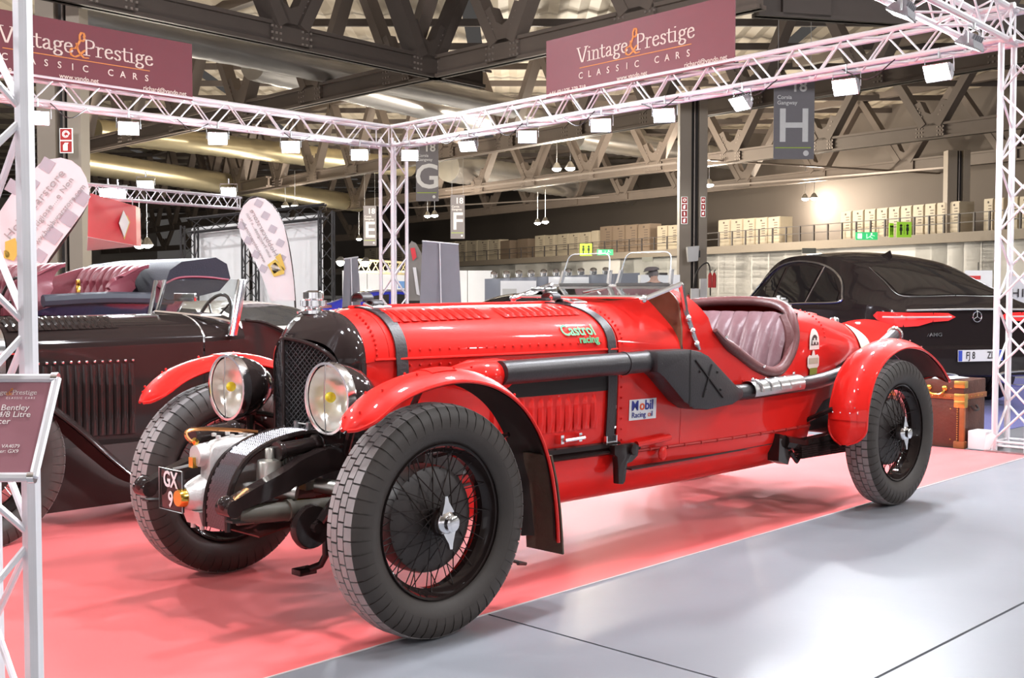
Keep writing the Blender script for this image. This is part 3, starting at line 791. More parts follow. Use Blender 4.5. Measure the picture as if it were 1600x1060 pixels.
for sg in (1, -1):
    mb = MB(TC); mb.lathe([(.0,-.02),(.078,-.02),(.085,0),(.078,.02),(.0,.025)], (-.30, sg*.37, .40), (0,1,0), 24); mb.lathe([(.02,.0),(.02,.05)], (-.30, sg*.37, .40), (0,sg,0), 8)
    mb.beam((-.30, sg*.40, .40), (.0, sg*.40, .56), .016, .04); mb.tube([(-.1, sg*.42, .62), (-.28, sg*.40, .42)], .018, 6)
    mb.build('shock_absorber', BLK, car)
mb = MB(TC); mb.tube([(-.45,-.30,.46),(-.45,.30,.46)], .018, 10); mb.tube([(-.56,.29,.465),(-.2,.36,.46)], .036, 10); mb.tube([(-.38,.33,.465),(-.36,.33,.465)], .042, 10); mb.build('front_cross_tube', mat('khaki_hose', (.07,.06,.045), .6), car)
# horns / round tubes
for v, u0, zz in ((-.15,-.47,.704), (.245,-.35,.672)):
    mb = MB(TC); mb.tube([(u0, v, zz), (u0+.16, v, zz+.012)], [.032, .028], 14); mb.lathe([(0,-.012),(.036,-.012),(.040,0),(.036,.01)], (u0, v, zz), (1,-.05,.05), 18); mb.ball((u0+.17, v, zz+.014), .036, 10, 6)
    mb.build('air_horn', BLK, car)
blower = MB(TC); BV = -.05
blower.lathe([(.0,-.175),(.040,-.175),(.048,-.16),(.062,-.14),(.078,-.10),(.085,-.04),(.08,.0),(.08,.2)], (-.40,BV,.49), (1,0,0), 24)
P = []
for z, v0, v1, uf in ((.44,-.115,.02,-.50),(.52,-.115,.02,-.505),(.57,-.095,.02,-.50),(.62,-.085,.02,-.50),(.67,-.09,.025,-.49),(.695,-.085,.025,-.46),(.705,-.06,.02,-.42)):
    P.append([(uf+.04,v0,z),(uf,v0*.6,z),(uf-.008,(v0+v1)/2,z),(uf,v1*.6,z),(uf+.04,v1,z),(-.2,v1,z),(-.2,v0,z)])
blower.grid(P, closed_u=True); blower.add(P[-1], [tuple(range(7))])
blower.lathe([(.028,-.02),(.04,-.018),(.044,.0),(.044,.03)], (-.515,BV+.01,.645), (1,0,0), 14)
blower.hexa([(-.535,BV-.05,.385),(-.40,BV-.05,.385),(-.40,BV+.06,.385),(-.535,BV+.06,.385),(-.555,BV-.055,.44),(-.40,BV-.055,.44),(-.40,BV+.07,.44),(-.555,BV+.07,.44)])
for p in ((-.52,BV-.03,.365),(-.52,BV+.035,.365)): blower.tube([p, (p[0], p[1], p[2]+.05)], .010, 8)
for k in range(6): blower.lathe([(.010,0),(.010,.012),(0,.014)], (-.45+.03*k, BV+.04*(-1)**k, .705), (0,0,1), 6)
blo = blower.build('supercharger', ALUC, car, ang=50)
mb = MB(TC); mb.lathe([(.0,-.03),(.030,-.028),(.036,-.015),(.036,.02)], (-.575,-.05,.49), (1,0,0), 18); mb.build('brass_cap', BRASS, blo)
mb = MB(TC); mb.box((-.548,-.06,.60),(-.528,-.03,.64)); mb.build('brass_fitting', BRASS, blo); mb = MB(TC); mb.lathe([(.014,0),(.014,.02)], (-.52,-.05,.69), (-.6,0,.6), 6); mb.build('brass_fitting', BRASS, blo)
mb = MB(TC); mb.tube(spline([(-.515,-.05,.69),(-.545,-.06,.705),(-.55,-.07,.735),(-.50,-.06,.742),(-.38,-.01,.732),(-.3,.03,.72)], 4), .0075, 8); mb.build('copper_pipe', COPPER, blo)
# stone guard over the blower intake
sp = spline([(-.08,.10,.712),(-.19,.10,.72),(-.33,.10,.698),(-.435,.10,.65),(-.50,.10,.57),(-.525,.10,.48),(-.527,.10,.385)], 6)
mb = MB(TC); mb.grid([[(p.x+.012, .03, p.z-.004), (p.x+.012, .17, p.z-.004)] for p in sp]); gd = mb.build('stone_guard', mat('guard_dark', (.01,.009,.009), .6), car, solid=.004)
mb = MB(TC)
for i in range(len(sp)-1):
    for q in (0, .33, .67):
        p = sp[i].lerp(sp[i+1], q)
        n = 9
        for k in range(n):
            off = .5 if (i*3+int(q*3)) % 2 else 0
            v0 = .038+(.13/n)*(k+off*.9); 
            if v0+.010 > .17: continue
            d = (sp[i+1]-sp[i]).normalized(); nn_ = Vector((-d.z, 0, d.x)); nn_ = nn_ if nn_.x < 0 or nn_.z > 0.5 else -nn_
            mb.tube([(p.x-.001, v0, p.z+.001), (p.x-.007*abs(d.z)-.001, v0+.0055, p.z+.007*abs(d.x)+.001), (p.x-.001, v0+.0125, p.z+.001)], .0028, 4, cap=False)
o = mb.build('guard_mesh', mat('guard_wire', (.20,.19,.20), .35, metal=.7), gd); o['kind'] = 'stuff'
mb = MB(TC)
for v in (.026, .176): mb.tube([(p.x-.002, v, p.z) for p in sp], .011, 6)
mb.build('guard_edge', BLK, gd)
mb = MB(TC)
for v in (.075, .155): mb.lathe([(.012,0),(.012,.035),(.008,.038),(0,.038)], (-.15, v, .72), (0,0,1), 8)
mb.tube([(-.15,.075,.748),(-.15,.155,.748)], .004, 5); mb.build('guard_clips', STEEL, gd)
def carb(u, v):
    mb = MB(TC); mb.lathe([(.052,0),(.054,.004),(.054,.012),(.050,.014),(.048,.085),(.044,.094),(.018,.10),(.017,.135),(.014,.14),(0,.14)], (u, v, .545), (0,0,1), 22)
    mb.box((u-.05,v-.05,.515),(u+.05,v+.05,.545)); mb.tube([(u, v+.04, .53), (u+.05, v+.10, .52)], .03, 10)
    o = mb.build('carburettor', mat('satin_alloy', (.55,.53,.48), .35, metal=.9), car)
    b = MB(TC); b.lathe([(.02,0),(.025,.03),(.02,.06)], (u-.075, v-.03, .48), (0,0,1), 10); b.tube([(u-.08, v, .47), (u-.02, v+.03, .47)], .012, 8); b.build('brass_float', BRASS, o)
carb(-.375, .222); carb(-.20, .225)
mb = MB(TC)
for (u, v) in ((-.33,.20), (-.15,.21)):
    for k in range(6): mb.tube([(u+.012*k, v+.035*math.cos(a), .63+.035*math.sin(a)) for a in lin(0, 2*PI-.5, 11)], .004, 5, closed=True)
mb.build('intake_bellows', STEEL, car)
mb = MB(TC); mb.box((-.10,.27,.60),(-.03,.33,.66)); mb.build('front_fitting', STEEL, car, bevel=.004); mb = MB(TC); mb.ball((-.02,.47,.665), .022, 10, 8, (.6,1,1)); mb.build('front_fitting', STEEL, car); mb = MB(TC); mb.tube([(-.1,.4,.68),(.05,.5,.68),(.1,.52,.70)], .014, 6); mb.build('front_fitting', STEEL, car)
mb = MB(TC); mb.grid([[(u, v, .40+.15*(u+.25)) for v in lin(-.26, .26, 12)] for u in lin(-.45, .3, 12)]); mb.build('undertray', mat('dark_red_tray', (.10,.015,.012), .5), car, solid=.006)
mb = MB(TC)
for k in range(14): mb.beam((-.45+.03*k, .20, .425+.0045*k), (-.40+.03*k, .285, .445+.0045*k), .006, .008)
mb.build('tray_slots', mat('slot_red', (.28,.03,.02), .5), car)
mb = MB(TC); mb.box((.02,-.3,.45),(1.45,.3,.62)); mb.box((.08,-.2,.62),(1.3,.2,1.1)); mb.build('engine_block', BLKM, car)
mb = MB(TC); mb.tube([(-.12,.22,.40),(-.12,.22,.24),(-.13,.2,.20),(-.18,.17,.18)], .015, 8); mb.box((-.22,.13,.165),(-.14,.19,.19)); mb.build('starting_crank', BLK, car, bevel=.004)
mb = MB(TC)   # rear axle, prop shaft and chassis tail
mb.tube([(3.645,-.62,.43),(3.645,.62,.43)], .045, 10); mb.ball((3.645,0,.43), .14, 14, 8); mb.box((.3,-.32,.5),(4.3,-.26,.60)); mb.box((.3,.26,.5),(4.3,.32,.60)); mb.box((3.1,-.36,.44),(3.6,.36,.62)); mb.tube([(1.4,0,.42),(3.6,0,.43)], .04, 8)
mb.build('rear_axle', BLKM, car)
mb = MB(TC); mb.tube([(.74,.30,.10),(.80,.42,.08),(.72,.45,.10)], .008, 6); mb.tube([(.8,.3,.26),(.74,.30,.10)], .008, 6); mb.build('drain_wire', BLKM, car)
# --- number plate
mb = MB(TC); mb.box((-.585,-.212,.432),(-.577,-.042,.590)); npl = mb.build('number_plate', BLK, car, bevel=.004)
mb = MB(TC); r = [(-.587,-.212,.432),(-.587,-.042,.432),(-.587,-.042,.59),(-.587,-.212,.59)]; mb.tube(r, .0025, 4, closed=True); mb.tube([(-.58,-.12,.59),(-.45,-.05,.62)], .006, 5); mb.build('plate_border', STEEL, npl)
text('plate_lettering', 'GX', .085, WHITE, npl, loc=TC(-.588,-.127,.548), ux=(0,-1,0), uy=(0,0,1), bold=.02, sx=.85)
text('plate_lettering', '9', .085, WHITE, npl, loc=TC(-.588,-.127,.472), ux=(0,-1,0), uy=(0,0,1), bold=.02, sx=.85)
# =================================================================== floor, carpet and the stand
CONC = mat('polished_concrete', (.225,.232,.257), .28, col2=(.18,.185,.205), nscale=1.3, bump=.02, bscale=25)
def stain_mat():
    m = CONC; nt = m.node_tree; b = nt.nodes['Principled BSDF']
    n = nt.nodes.new('ShaderNodeTexNoise'); n.inputs['Scale'].default_value = 9; n.inputs['Detail'].default_value = 8
    r = nt.nodes.new('ShaderNodeMapRange'); r.inputs[1].default_value = .3; r.inputs[2].default_value = .75; r.inputs[3].default_value = .34; r.inputs[4].default_value = .46
    nt.links.new(n.outputs['Fac'], r.inputs[0]); nt.links.new(r.outputs[0], b.inputs['Roughness'])
stain_mat()
def FL(u, v, z): return tuple(W(u, v, z))
fl = MB(FL); fl.box((-30,-120,-.2),(150,12,-.012)); floor = fl.build('floor', mat('joint_dark', (.10,.09,.09), .8), None, smooth=False); floor['kind'] = 'structure'
us = [-30,-13.7,-6.7,.335,7.35,14.4,30,60,150]; vvs = [-120,-60,-30,-12,-4.9,2.10,9.1,12]
for a, b in zip(us, us[1:]):
    for c, d in zip(vvs, vvs[1:]):
        g_ = .006; mb = MB(FL); mb.box((a+g_,c+g_,-.1),(b-g_,d-g_,0)); mb.build('slab', CONC, floor, smooth=False)
def carpet_mat(name, c1, c2):
    m = mat(name, c1, .85, col2=c2, nscale=2.5, bump=.25, bscale=700, sheen=.2); return m
CARP = carpet_mat('red_carpet', (.77,.105,.105), (.70,.085,.085)); _b = CARP.node_tree.nodes['Principled BSDF']; _b.inputs['Roughness'].default_value = .8; _b.inputs['Specular IOR Level'].default_value = .15; _b.inputs['Coat Weight'].default_value = .6; _b.inputs['Coat Roughness'].default_value = .5
cp = MB(FL); cp.prism([(-5,.735),(6.22,.565),(6.22,-11),(-5,-11)], .0005, .004, lambda a, b, d: (a, b, d)); tag(cp.build('floor_carpet', CARP, None, smooth=False), 'large red carpet under the parked cars with straight edge on concrete', 'carpet')
cp = MB(FL); cp.prism([(6.6,-.2),(14,-.2),(14,-8),(6.6,-8)], .0005, .004, lambda a, b, d: (a, b, d)); tag(cp.build('blue_floor_carpet', carpet_mat('blue_carpet', (.05,.05,.28), (.04,.04,.22)), None, smooth=False), 'blue carpet under the black coupe behind the trunk', 'carpet')
# pale tape on the carpet edge
tp_ = MB(FL); tp_.prism([(-5,.742),(6.22,.572),(6.22,.566),(-5,.736)], .0005, .0045, lambda a, b, d: (a, b, d)); tag(tp_.build('carpet_tape', mat('edge_tape', (.6,.55,.55), .6), None, smooth=False), 'thin pale tape along the red carpet edge', 'tape')

# ------------------------------------------------------------------ lattice truss
UNIT = MB().tube([(0,0,0),(0,0,1)], 1, 8).mesh('brace', ALU)
UNITS = {}
def rod(name, parent, a, b, r, m=ALU):
    if m.name not in UNITS:
        me = UNIT.copy(); me.materials.clear(); me.materials.append(m); UNITS[m.name] = me
    a, b = Vector(a), Vector(b); d = b-a; L = d.length
    o = obj(name, UNITS[m.name], parent); q = d.to_track_quat('Z', 'Y').to_matrix().to_4x4()
    o.matrix_local = Matrix.Translation(a) @ q @ Matrix.Diagonal((r, r, L, 1)); return o
def box_truss(name, a, b, size, label, cat, side=None, r=.025, rb=.009, step=None, m=ALU, group=None, up=Vector((0,0,1)), off=(0,0)):
    """a,b = the front-top chord ends (horizontal) ; the box extends along side and down"""
    a, b = Vector(a), Vector(b); d = (b-a); L = d.length; d.normalize()
    side = Vector(side).normalized(); dn = -up
    root = empty(name, a, 0, label, cat, group)
    corners = [Vector((0,0,0)), side*size, side*size+dn*size, dn*size]
    for c in corners: rod('chord', root, c, c+d*L, r, m)
    step = step or size*1.05; n = max(2, int(round(L/step))); n += n % 2; st = L/n
    for f in range(4):
        p, q = corners[f], corners[(f+1) % 4]
        for k in range(n):
            A, B = (p, q) if (k+f) % 2 == 0 else (q, p)
            rod('brace', root, A+d*(k*st+.012), B+d*((k+1)*st-.012), rb, m)
        for k in (0, n): rod('brace', root, p+d*min(max(k*st, .03), L-.03), q+d*min(max(k*st, .03), L-.03), rb, m)
    return root
ZT3, SZ = 3.45, .25
CORNER = Vector((-1.63,15.6,ZT3)); RPOST = Vector((3.85,8.95,ZT3)); LEFTE = Vector((-4.94,11.82,ZT3)); LEFTE = CORNER+(LEFTE-CORNER)*1.35
d2 = (RPOST-CORNER).normalized(); d1 = (LEFTE-CORNER).normalized()
back = Vector((.66,.75,0))
box_truss('lighting_truss', CORNER, RPOST, SZ, 'aluminium lattice truss with floodlights from the corner post to the post by the trunk', 'truss', side=Vector((d2.y*-1, d2.x, 0)) if Vector((d2.y*-1, d2.x, 0)).y > 0 else Vector((d2.y, -d2.x, 0)))
s1 = Vector((-d1.y, d1.x, 0)); s1 = s1 if s1.y > 0 else -s1
box_truss('lighting_truss', CORNER, LEFTE, SZ, 'aluminium lattice truss with floodlights from the corner post over the black tourer', 'truss', side=s1)
d3 = -(AX*.73+LAT*-.02).normalized()
LP = W(-1.56,.91,0); T3END = Vector((LP.x, LP.y, ZT3))
box_truss('lighting_truss', RPOST+Vector((.1,.2,0)), T3END+Vector((.05,.1,0)), SZ, 'aluminium lattice truss running overhead from the right-hand post by the white box', 'truss', side=(-.7,.7,0))
def post(name, c, label, zt, rot=None, base=True, r=.025, rb=.0095, size=.25):
    root = empty(name, (c[0], c[1], 0), 0, label, 'truss post')
    A, B = (AX, LAT) if rot is None else rot
    A = A*size; B = B*size
    cs = [Vector((0,0,0)), -A, -A-B, -B]
    for p in cs: rod('leg', root, p+Vector((0,0,.012)), p+Vector((0,0,zt)), r)
    st = .27; n = int(zt/st)
    for f in range(4):
        p, q = cs[f], cs[(f+1) % 4]
        for k in range(n):
            a_, b_ = (p, q) if (k+f) % 2 == 0 else (q, p)
            rod('brace', root, a_+Vector((0,0,.1+k*st)), b_+Vector((0,0,.1+(k+1)*st-.01)), rb)
        rod('brace', root, p+Vector((0,0,.08)), q+Vector((0,0,.08)), rb); rod('brace', root, p+Vector((0,0,.05)), q+Vector((0,0,.05)), rb)
    if base:
        mb = MB(); e = .06; q = [A*(e/size)+B*(e/size), -A*(1+e/size)+B*(e/size), -A*(1+e/size)-B*(1+e/size), A*(e/size)-B*(1+e/size)]
        mb.hexa([(p.x, p.y, 0) for p in q]+[(p.x, p.y, .012) for p in q]); mb.build('base_plate', STEEL, root)
    return root
post('truss_post', LP, 'near aluminium lattice post holding the tilted information sign', 3.5)
RC = atz(1560, 708, 0)
post('truss_post', RC+Vector((.13,0,0))+(AX*.22+LAT*.10), 'slender aluminium lattice post on the carpet corner beside the white box', 3.2, base=True)
post('truss_post', Vector((-1.60,15.75,0))+AX*.12+LAT*.12, 'aluminium lattice corner post rising behind the red bonnet', 3.3)

# ------------------------------------------------------------------ floodlights
LAMPM = lamp_mat('floodlight_face', (.86,.91,1.0), 45.0)
FB = MB(); FB.hexa([(-.11,-.0,-.075),(.11,-.0,-.075),(.11,.05,-.045),(-.11,.05,-.045),(-.11,0,.075),(.11,0,.075),(.11,.05,.045),(-.11,.05,.045)]); FB.box((-.10,.05,-.03),(.10,.085,.03))
for k in range(5): FB.box((-.09+.04*k,.05,-.042),(-.082+.04*k,.09,.042))
FBM = FB.mesh('floodlight_housing', mat('lamp_housing', (.35,.35,.37), .4, metal=.4))
FF_ = MB(); FF_.box((-.10,-.006,-.066),(.10,-.001,.066)); FFM = FF_.mesh('lamp_face', LAMPM)
FY = MB(); FY.tube([(-.125,.03,0),(-.125,.03,.12),(.125,.03,.12),(.125,.03,0)], .006, 6); FY.tube([(0,.03,.12),(0,.03,.20)], .012, 8); FYM = FY.mesh('yoke', STEEL)
FR_ = MB(); FR_.tube([(-.106,-.004,-.072),(.106,-.004,-.072),(.106,-.004,.072),(-.106,-.004,.072)], .006, 5, closed=True); FRM = FR_.mesh('face_frame', STEEL)
FLOODP = 37.0
def floodlight(pos, target, label, group, power=1.0, lit=True, onlyface=False):
    pos = Vector(pos); root = empty('floodlight', pos, 0, label, 'floodlight', group)
    d = (Vector(target)-pos).normalized(); yaw = math.atan2(d.x, -d.y); pit = math.asin(-d.z)
    R = Matrix.Rotation(yaw, 4, 'Z') @ Matrix.Rotation(pit, 4, 'X')
    for n, me in (('housing', FBM), ('lamp_face', FFM), ('face_frame', FRM)):
        o = obj(n, me, root); o.matrix_local = R
    o = obj('yoke', FYM, root); o.matrix_local = Matrix.Rotation(yaw, 4, 'Z')
    if lit:
        ld = bpy.data.lights.new('flood', 'AREA'); ld.shape = 'RECTANGLE'; ld.size = .20; ld.size_y = .13; ld.energy = FLOODP*power; ld.color = (.90,.94,1.0); ld.spread = math.radians(150)
        lo = bpy.data.objects.new('flood_light', ld); C.objects.link(lo); lo.parent = root
        lo.matrix_local = R @ Matrix.Translation((0,-.012,0)) @ Matrix.Rotation(-PI/2, 4, 'X')
    return root
def on_truss(a, b, px):
    k = (px-800)/FPX; t = (k*a.y-a.x)/((b.x-a.x)-k*(b.y-a.y)); return a+(b-a)*t
TGT = W(1.6,-.6,.3)
ORD = ['first', 'second', 'third', 'fourth', 'fifth', 'sixth', 'seventh', 'eighth', 'ninth', 'tenth', 'eleventh', 'twelfth']
G1 = 'floodlights on the truss over the black tourer'; G2 = 'floodlights on the truss over the red car'
for k, px in enumerate((560, 453, 340, 202, 62)):
    p = on_truss(CORNER, LEFTE, px); floodlight((p.x+.03, p.y-.03, 3.02), W(-1.0,-.4,.2), ORD[k]+' lit floodlight from the corner post on the truss over the tourer', G1, 1.9)
for k, px in enumerate((645, 735, 828, 942, 1040, 1157, 1320, 1462)):
    p = on_truss(CORNER, RPOST, px); tg = TGT if px not in (735, 1157) else W(1,-4,-2)
    floodlight((p.x-.03, p.y-.03, 3.02), tg, ORD[k]+' lit floodlight from the corner post on the truss towards the trunk', G2)
G3 = 'floodlights on the overhead truss'
for k in range(6):
    t = .10+.16*k; p = RPOST+(T3END-RPOST)*t; floodlight((p.x-.05, p.y+.05, 3.02), W(6.0-1.45*k-.6,-.9,.2), ORD[k]+' floodlight from the post by the trunk on the overhead truss', G3, .75)

# ------------------------------------------------------------------ serif lettering drawn with a broad nib
GL = {
 'V': (.70, [[(.02,.72),(.30,0),(.36,0)],[(.36,0),(.62,.72)],[(-.04,.72),(.16,.72)],[(.52,.72),(.72,.72)]]),
 'i': (.30, [[(.12,.46),(.12,0)],[(.02,.46),(.12,.46)],[(.0,0),(.26,0)],[(.11,.64),(.13,.66)]]),
 'n': (.56, [[(.10,.46),(.10,0)],[(.0,.46),(.10,.46)],[(.10,.36),(.20,.44),(.32,.46),(.41,.38),(.42,.28),(.42,0)],[(.0,0),(.22,0)],[(.32,0),(.54,0)]]),
 't': (.36, [[(.12,.62),(.12,.12),(.16,.02),(.24,0),(.32,.05)],[(.0,.46),(.30,.46)]]),
 'a': (.50, [[(.06,.36),(.12,.44),(.22,.46),(.31,.42),(.33,.32),(.33,.08),(.38,.0),(.46,.03)],[(.33,.28),(.16,.23),(.06,.15),(.06,.06),(.14,0),(.24,.02),(.33,.10)]]),
 'g': (.50, [[(.22,.46),(.10,.42),(.06,.32),(.10,.22),(.22,.18),(.34,.22),(.38,.32),(.34,.42),(.22,.46)],[(.36,.42),(.48,.47)],[(.12,.20),(.07,.12),(.12,.05),(.34,.02),(.43,-.06),(.38,-.17),(.22,-.21),(.07,-.17),(.04,-.09),(.12,.0)]]),
 'e': (.48, [[(.07,.26),(.40,.30),(.37,.40),(.26,.46),(.13,.42),(.06,.30),(.06,.18),(.12,.05),(.24,0),(.36,.03),(.42,.11)]]),
 'P': (.60, [[(.12,.72),(.12,0)],[(.0,.72),(.30,.72),(.46,.67),(.51,.54),(.46,.40),(.30,.34),(.12,.34)],[(.0,0),(.26,0)]]),
 'r': (.40, [[(.10,.46),(.10,0)],[(.0,.46),(.10,.46)],[(.10,.34),(.18,.43),(.28,.46),(.35,.42)],[(.0,0),(.24,0)]]),
 's': (.42, [[(.34,.38),(.28,.45),(.18,.46),(.08,.41),(.08,.31),(.18,.25),(.30,.19),(.33,.09),(.26,.01),(.15,0),(.05,.08)]]),
 '&': (.86, [[(.62,.78),(.66,.66),(.56,.56),(.44,.62),(.44,.78),(.52,.92),(.62,.90),(.66,.78)],[(.46,.60),(.36,.40),(.24,.22),(.10,.22),(.02,.10),(.06,-.06),(.22,-.12),(.42,-.02),(.62,.18),(.70,.22)],[(.30,.44),(.34,.22),(.46,.02),(.62,-.10),(.80,-.08)]]),
 ' ': (.3, []) }
def serif(name, s, size, m, parent, fn, track=.02):
    """fn(x,y)->xyz with x along the line, y up (both in metres)"""
    mb = MB(); x = 0.0; hw, hh = .045, .018
    def hull(p, q):
        pts = [(p[0]+a*hw, p[1]+b*hh) for a in (-1, 1) for b in (-1, 1)]+[(q[0]+a*hw, q[1]+b*hh) for a in (-1, 1) for b in (-1, 1)]
        pts = sorted(set(pts)); lo = []; up = []
        cr = lambda o, a, b: (a[0]-o[0])*(b[1]-o[1])-(a[1]-o[1])*(b[0]-o[0])
        for z in pts:
            while len(lo) > 1 and cr(lo[-2], lo[-1], z) <= 0: lo.pop()
            lo.append(z)
        for z in reversed(pts):
            while len(up) > 1 and cr(up[-2], up[-1], z) <= 0: up.pop()
            up.append(z)
        return lo[:-1]+up[:-1]
    for ch in s:
        adv, strokes = GL[ch]
        for st in strokes:
            for p, q in zip(st, st[1:]):
                hq = hull(p, q); mb.add([fn((x+a)*size, b*size) for a, b in hq], [tuple(range(len(hq)))])
        x += adv+track
    return mb.build(name, m, parent, smooth=False), x*size
def serif_width(s, size, track=.02): return sum(GL[c][0]+track for c in s)*size
def banner(label, a, b, h, mface, mtext, mamp, flip=False, name='stand_banner'):
    """a,b = lower ends (left,right as read)"""
    a, b = Vector(a), Vector(b); d = (b-a); L = d.length; d.normalize(); nrm = d.cross(Vector((0,0,1)))   # towards the reader
    root = empty(name, a, 0, label, 'banner')
    mb = MB(); q = [Vector((0,0,0)), d*L, d*L-nrm*.015, -nrm*.015]
    mb.hexa([p for p in q]+[p+Vector((0,0,h)) for p in q]); mb.build('panel', mface, root, smooth=False)
    fn = lambda x0, y0: (lambda x, y: d*(x0+x)+Vector((0,0,y0+y))+nrm*.004)
    sz = .218*L/2.7; w1 = serif_width('Vintage', sz); wa = serif_width('&', sz*.95); w2 = serif_width('Prestige', sz)
    tot = w1+w2+wa*.62; x0 = (L-tot)/2+.02
    serif('banner_title', 'Vintage', sz, mtext, root, fn(x0, h*.50)); serif('banner_ampersand', '&', sz*1.15, mamp, root, fn(x0+w1-wa*.24, h*.49)); serif('banner_title', 'Prestige', sz, mtext, root, fn(x0+w1+wa*.62, h*.50))
    ln = MB(); ln.hexa([d*(x0+.03)+nrm*e+Vector((0,0,h*.40)) for e in (.003,.005)]+[d*(x0+tot-.05)+nrm*e+Vector((0,0,h*.40)) for e in (.005,.003)]+[d*(x0+.03)+nrm*e+Vector((0,0,h*.40+.008)) for e in (.003,.005)]+[d*(x0+tot-.05)+nrm*e+Vector((0,0,h*.40+.008)) for e in (.005,.003)]); ln.build('banner_rule', mamp, root, smooth=False)
    for k, (s_, xx) in enumerate((('C',0),('L',1),('A',2),('S',3),('S',4),('I',5),('C',6),('C',8),('A',9),('R',10),('S',11))):
        text('banner_letter', s_, .098, mtext, root, loc=d*(x0+.05+(tot-.14)*xx/11)+nrm*.005+Vector((0,0,h*.27)), ux=d, uy=(0,0,1), bold=.008)
    for s_, xx, al, yy in (('+44 (0)1375 379 719', .02, 'LEFT', .065), ('www.vandp.net', .5, 'CENTER', .10), ('richard@vandp.net', .97, 'RIGHT', .10)):
        text('banner_contact', s_, .070, mtext, root, align=al, loc=d*(L*xx)+nrm*.005+Vector((0,0,h*yy)), ux=d, uy=(0,0,1), bold=.008)
    return root
MAROON = mat('banner_maroon', (.15,.022,.035), .55, var=.05); GLAREB = mat('banner_maroon_glare', (.19,.04,.055), .30, var=.05)  # second maroon is a lightened copy, glare painted in for one banner
BT = mat('banner_text_cream', (.78,.70,.62), .5); BO = mat('banner_text_orange', (.75,.28,.05), .5)
pa = on_truss(CORNER, RPOST, 853); pb = on_truss(CORNER, RPOST, 1143)
banner('maroon company banner standing on the truss above the red car', (pa.x, pa.y-.03, ZT3-.03), (pb.x, pb.y-.03, ZT3-.03), .64, GLAREB, BT, BO)
pb = on_truss(CORNER, LEFTE, 306); pa = pb+(LEFTE-CORNER).normalized()*2.75
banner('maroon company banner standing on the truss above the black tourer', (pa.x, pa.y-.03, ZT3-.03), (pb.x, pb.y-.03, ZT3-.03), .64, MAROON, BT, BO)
# cables slung along the trusses
for i in range(9):
    a_, b_ = (CORNER, RPOST) if i < 6 else (CORNER, LEFTE); t = (.12+.14*i) if i < 6 else (.2+.22*(i-6))
    p = a_+(b_-a_)*t; q = a_+(b_-a_)*(t+.06)
    c_ = MB().tube(spline([(p.x, p.y-.03, 3.18), ((p.x+q.x)/2, (p.y+q.y)/2-.03, 3.10-.02*(i % 3)), (q.x, q.y-.03, 3.19)], 5), .006, 5).build('lamp_cable', BLKM)
    tag(c_, ORD[i if i < 6 else i-6]+(' loop of black cable from the corner post under the truss towards the trunk' if i < 6 else ' loop of black cable from the corner post under the truss over the tourer'), 'cable', 'cables looped under the lighting trusses')

# ------------------------------------------------------------------ tilted information sign on the near post
X0, X1 = -1.56, -1.133
pA, pB = Vector((X1,2.72,.83)), Vector((X1,2.87,1.053)); uy = (pB-pA); HS = uy.length; uy.normalize(); un = Vector((1,0,0)).cross(uy)
sg_ = empty('information_sign', (X1,2.80,.94), 0, 'tilted snap-frame information sign with pink panel on the near lattice post', 'sign')
def IS(x, y, z=0): return Vector((X1,2.72,.83))+Vector((x,0,0))+uy*y+un*z-Vector((X1,2.80,.94))
mb = MB(); mb.hexa([IS(X0-X1,0,-.006), IS(0,0,-.006), IS(0,HS,-.006), IS(X0-X1,HS,-.006), IS(X0-X1,0,0), IS(0,0,0), IS(0,HS,0), IS(X0-X1,HS,0)]); mb.build('panel', mat('sign_panel', (.34,.15,.18), .22), sg_, smooth=False)
fr = .026
for a_, b_ in ((IS(0,0),IS(0,HS)), (IS(X0-X1,0),IS(0,0)), (IS(X0-X1,HS),IS(0,HS)), (IS(X0-X1,0),IS(X0-X1,HS))):
    rod('frame_bar', sg_, a_, b_, .0115, ALU)
for y in (0, HS):
    MB().tube([IS(-.012,y), IS(.004,y)], .0145, 10).build('frame_corner', CHR, sg_); 
rod('sign_arm', sg_, IS(-.2,.1,-.005), Vector((LP.x+.02-X1, LP.y-2.80, .06)), .010, ALU)
ST = mat('sign_text', (.80,.72,.70), .5)
f = lambda x, y: (lambda a, b: IS(x+a, y+b, .0015))
wv = serif_width('Prestige', .0165); serif('sign_title', 'Prestige', .0165, ST, sg_, f(-.040-wv, HS*.83)); serif('sign_ampersand', '&', .019, BO, sg_, f(-.040-wv-.014, HS*.83)); wv2 = serif_width('Vintage', .0165); serif('sign_title', 'Vintage', .0165, ST, sg_, f(-.040-wv-.013-wv2, HS*.83))
for s_, x, y, sz, al in (('C L A S S I C   C A R S', -.042, HS*.79, .0075, 'RIGHT'), ('Bentley', -.050, HS*.69, .023, 'RIGHT'), ('4/8 Litre', -.042, HS*.62, .023, 'RIGHT'), ('Racer', -.088, HS*.55, .023, 'RIGHT'), ('VA4079', -.050, HS*.30, .0135, 'RIGHT'), ('Number: GX9', -.050, HS*.25, .0135, 'RIGHT'), ('99', -.105, HS*.165, .009, 'RIGHT')):
    text('sign_line', s_, sz, ST, sg_, align=al, loc=IS(x, y, .002), ux=(1,0,0), uy=uy, extrude=.0003)

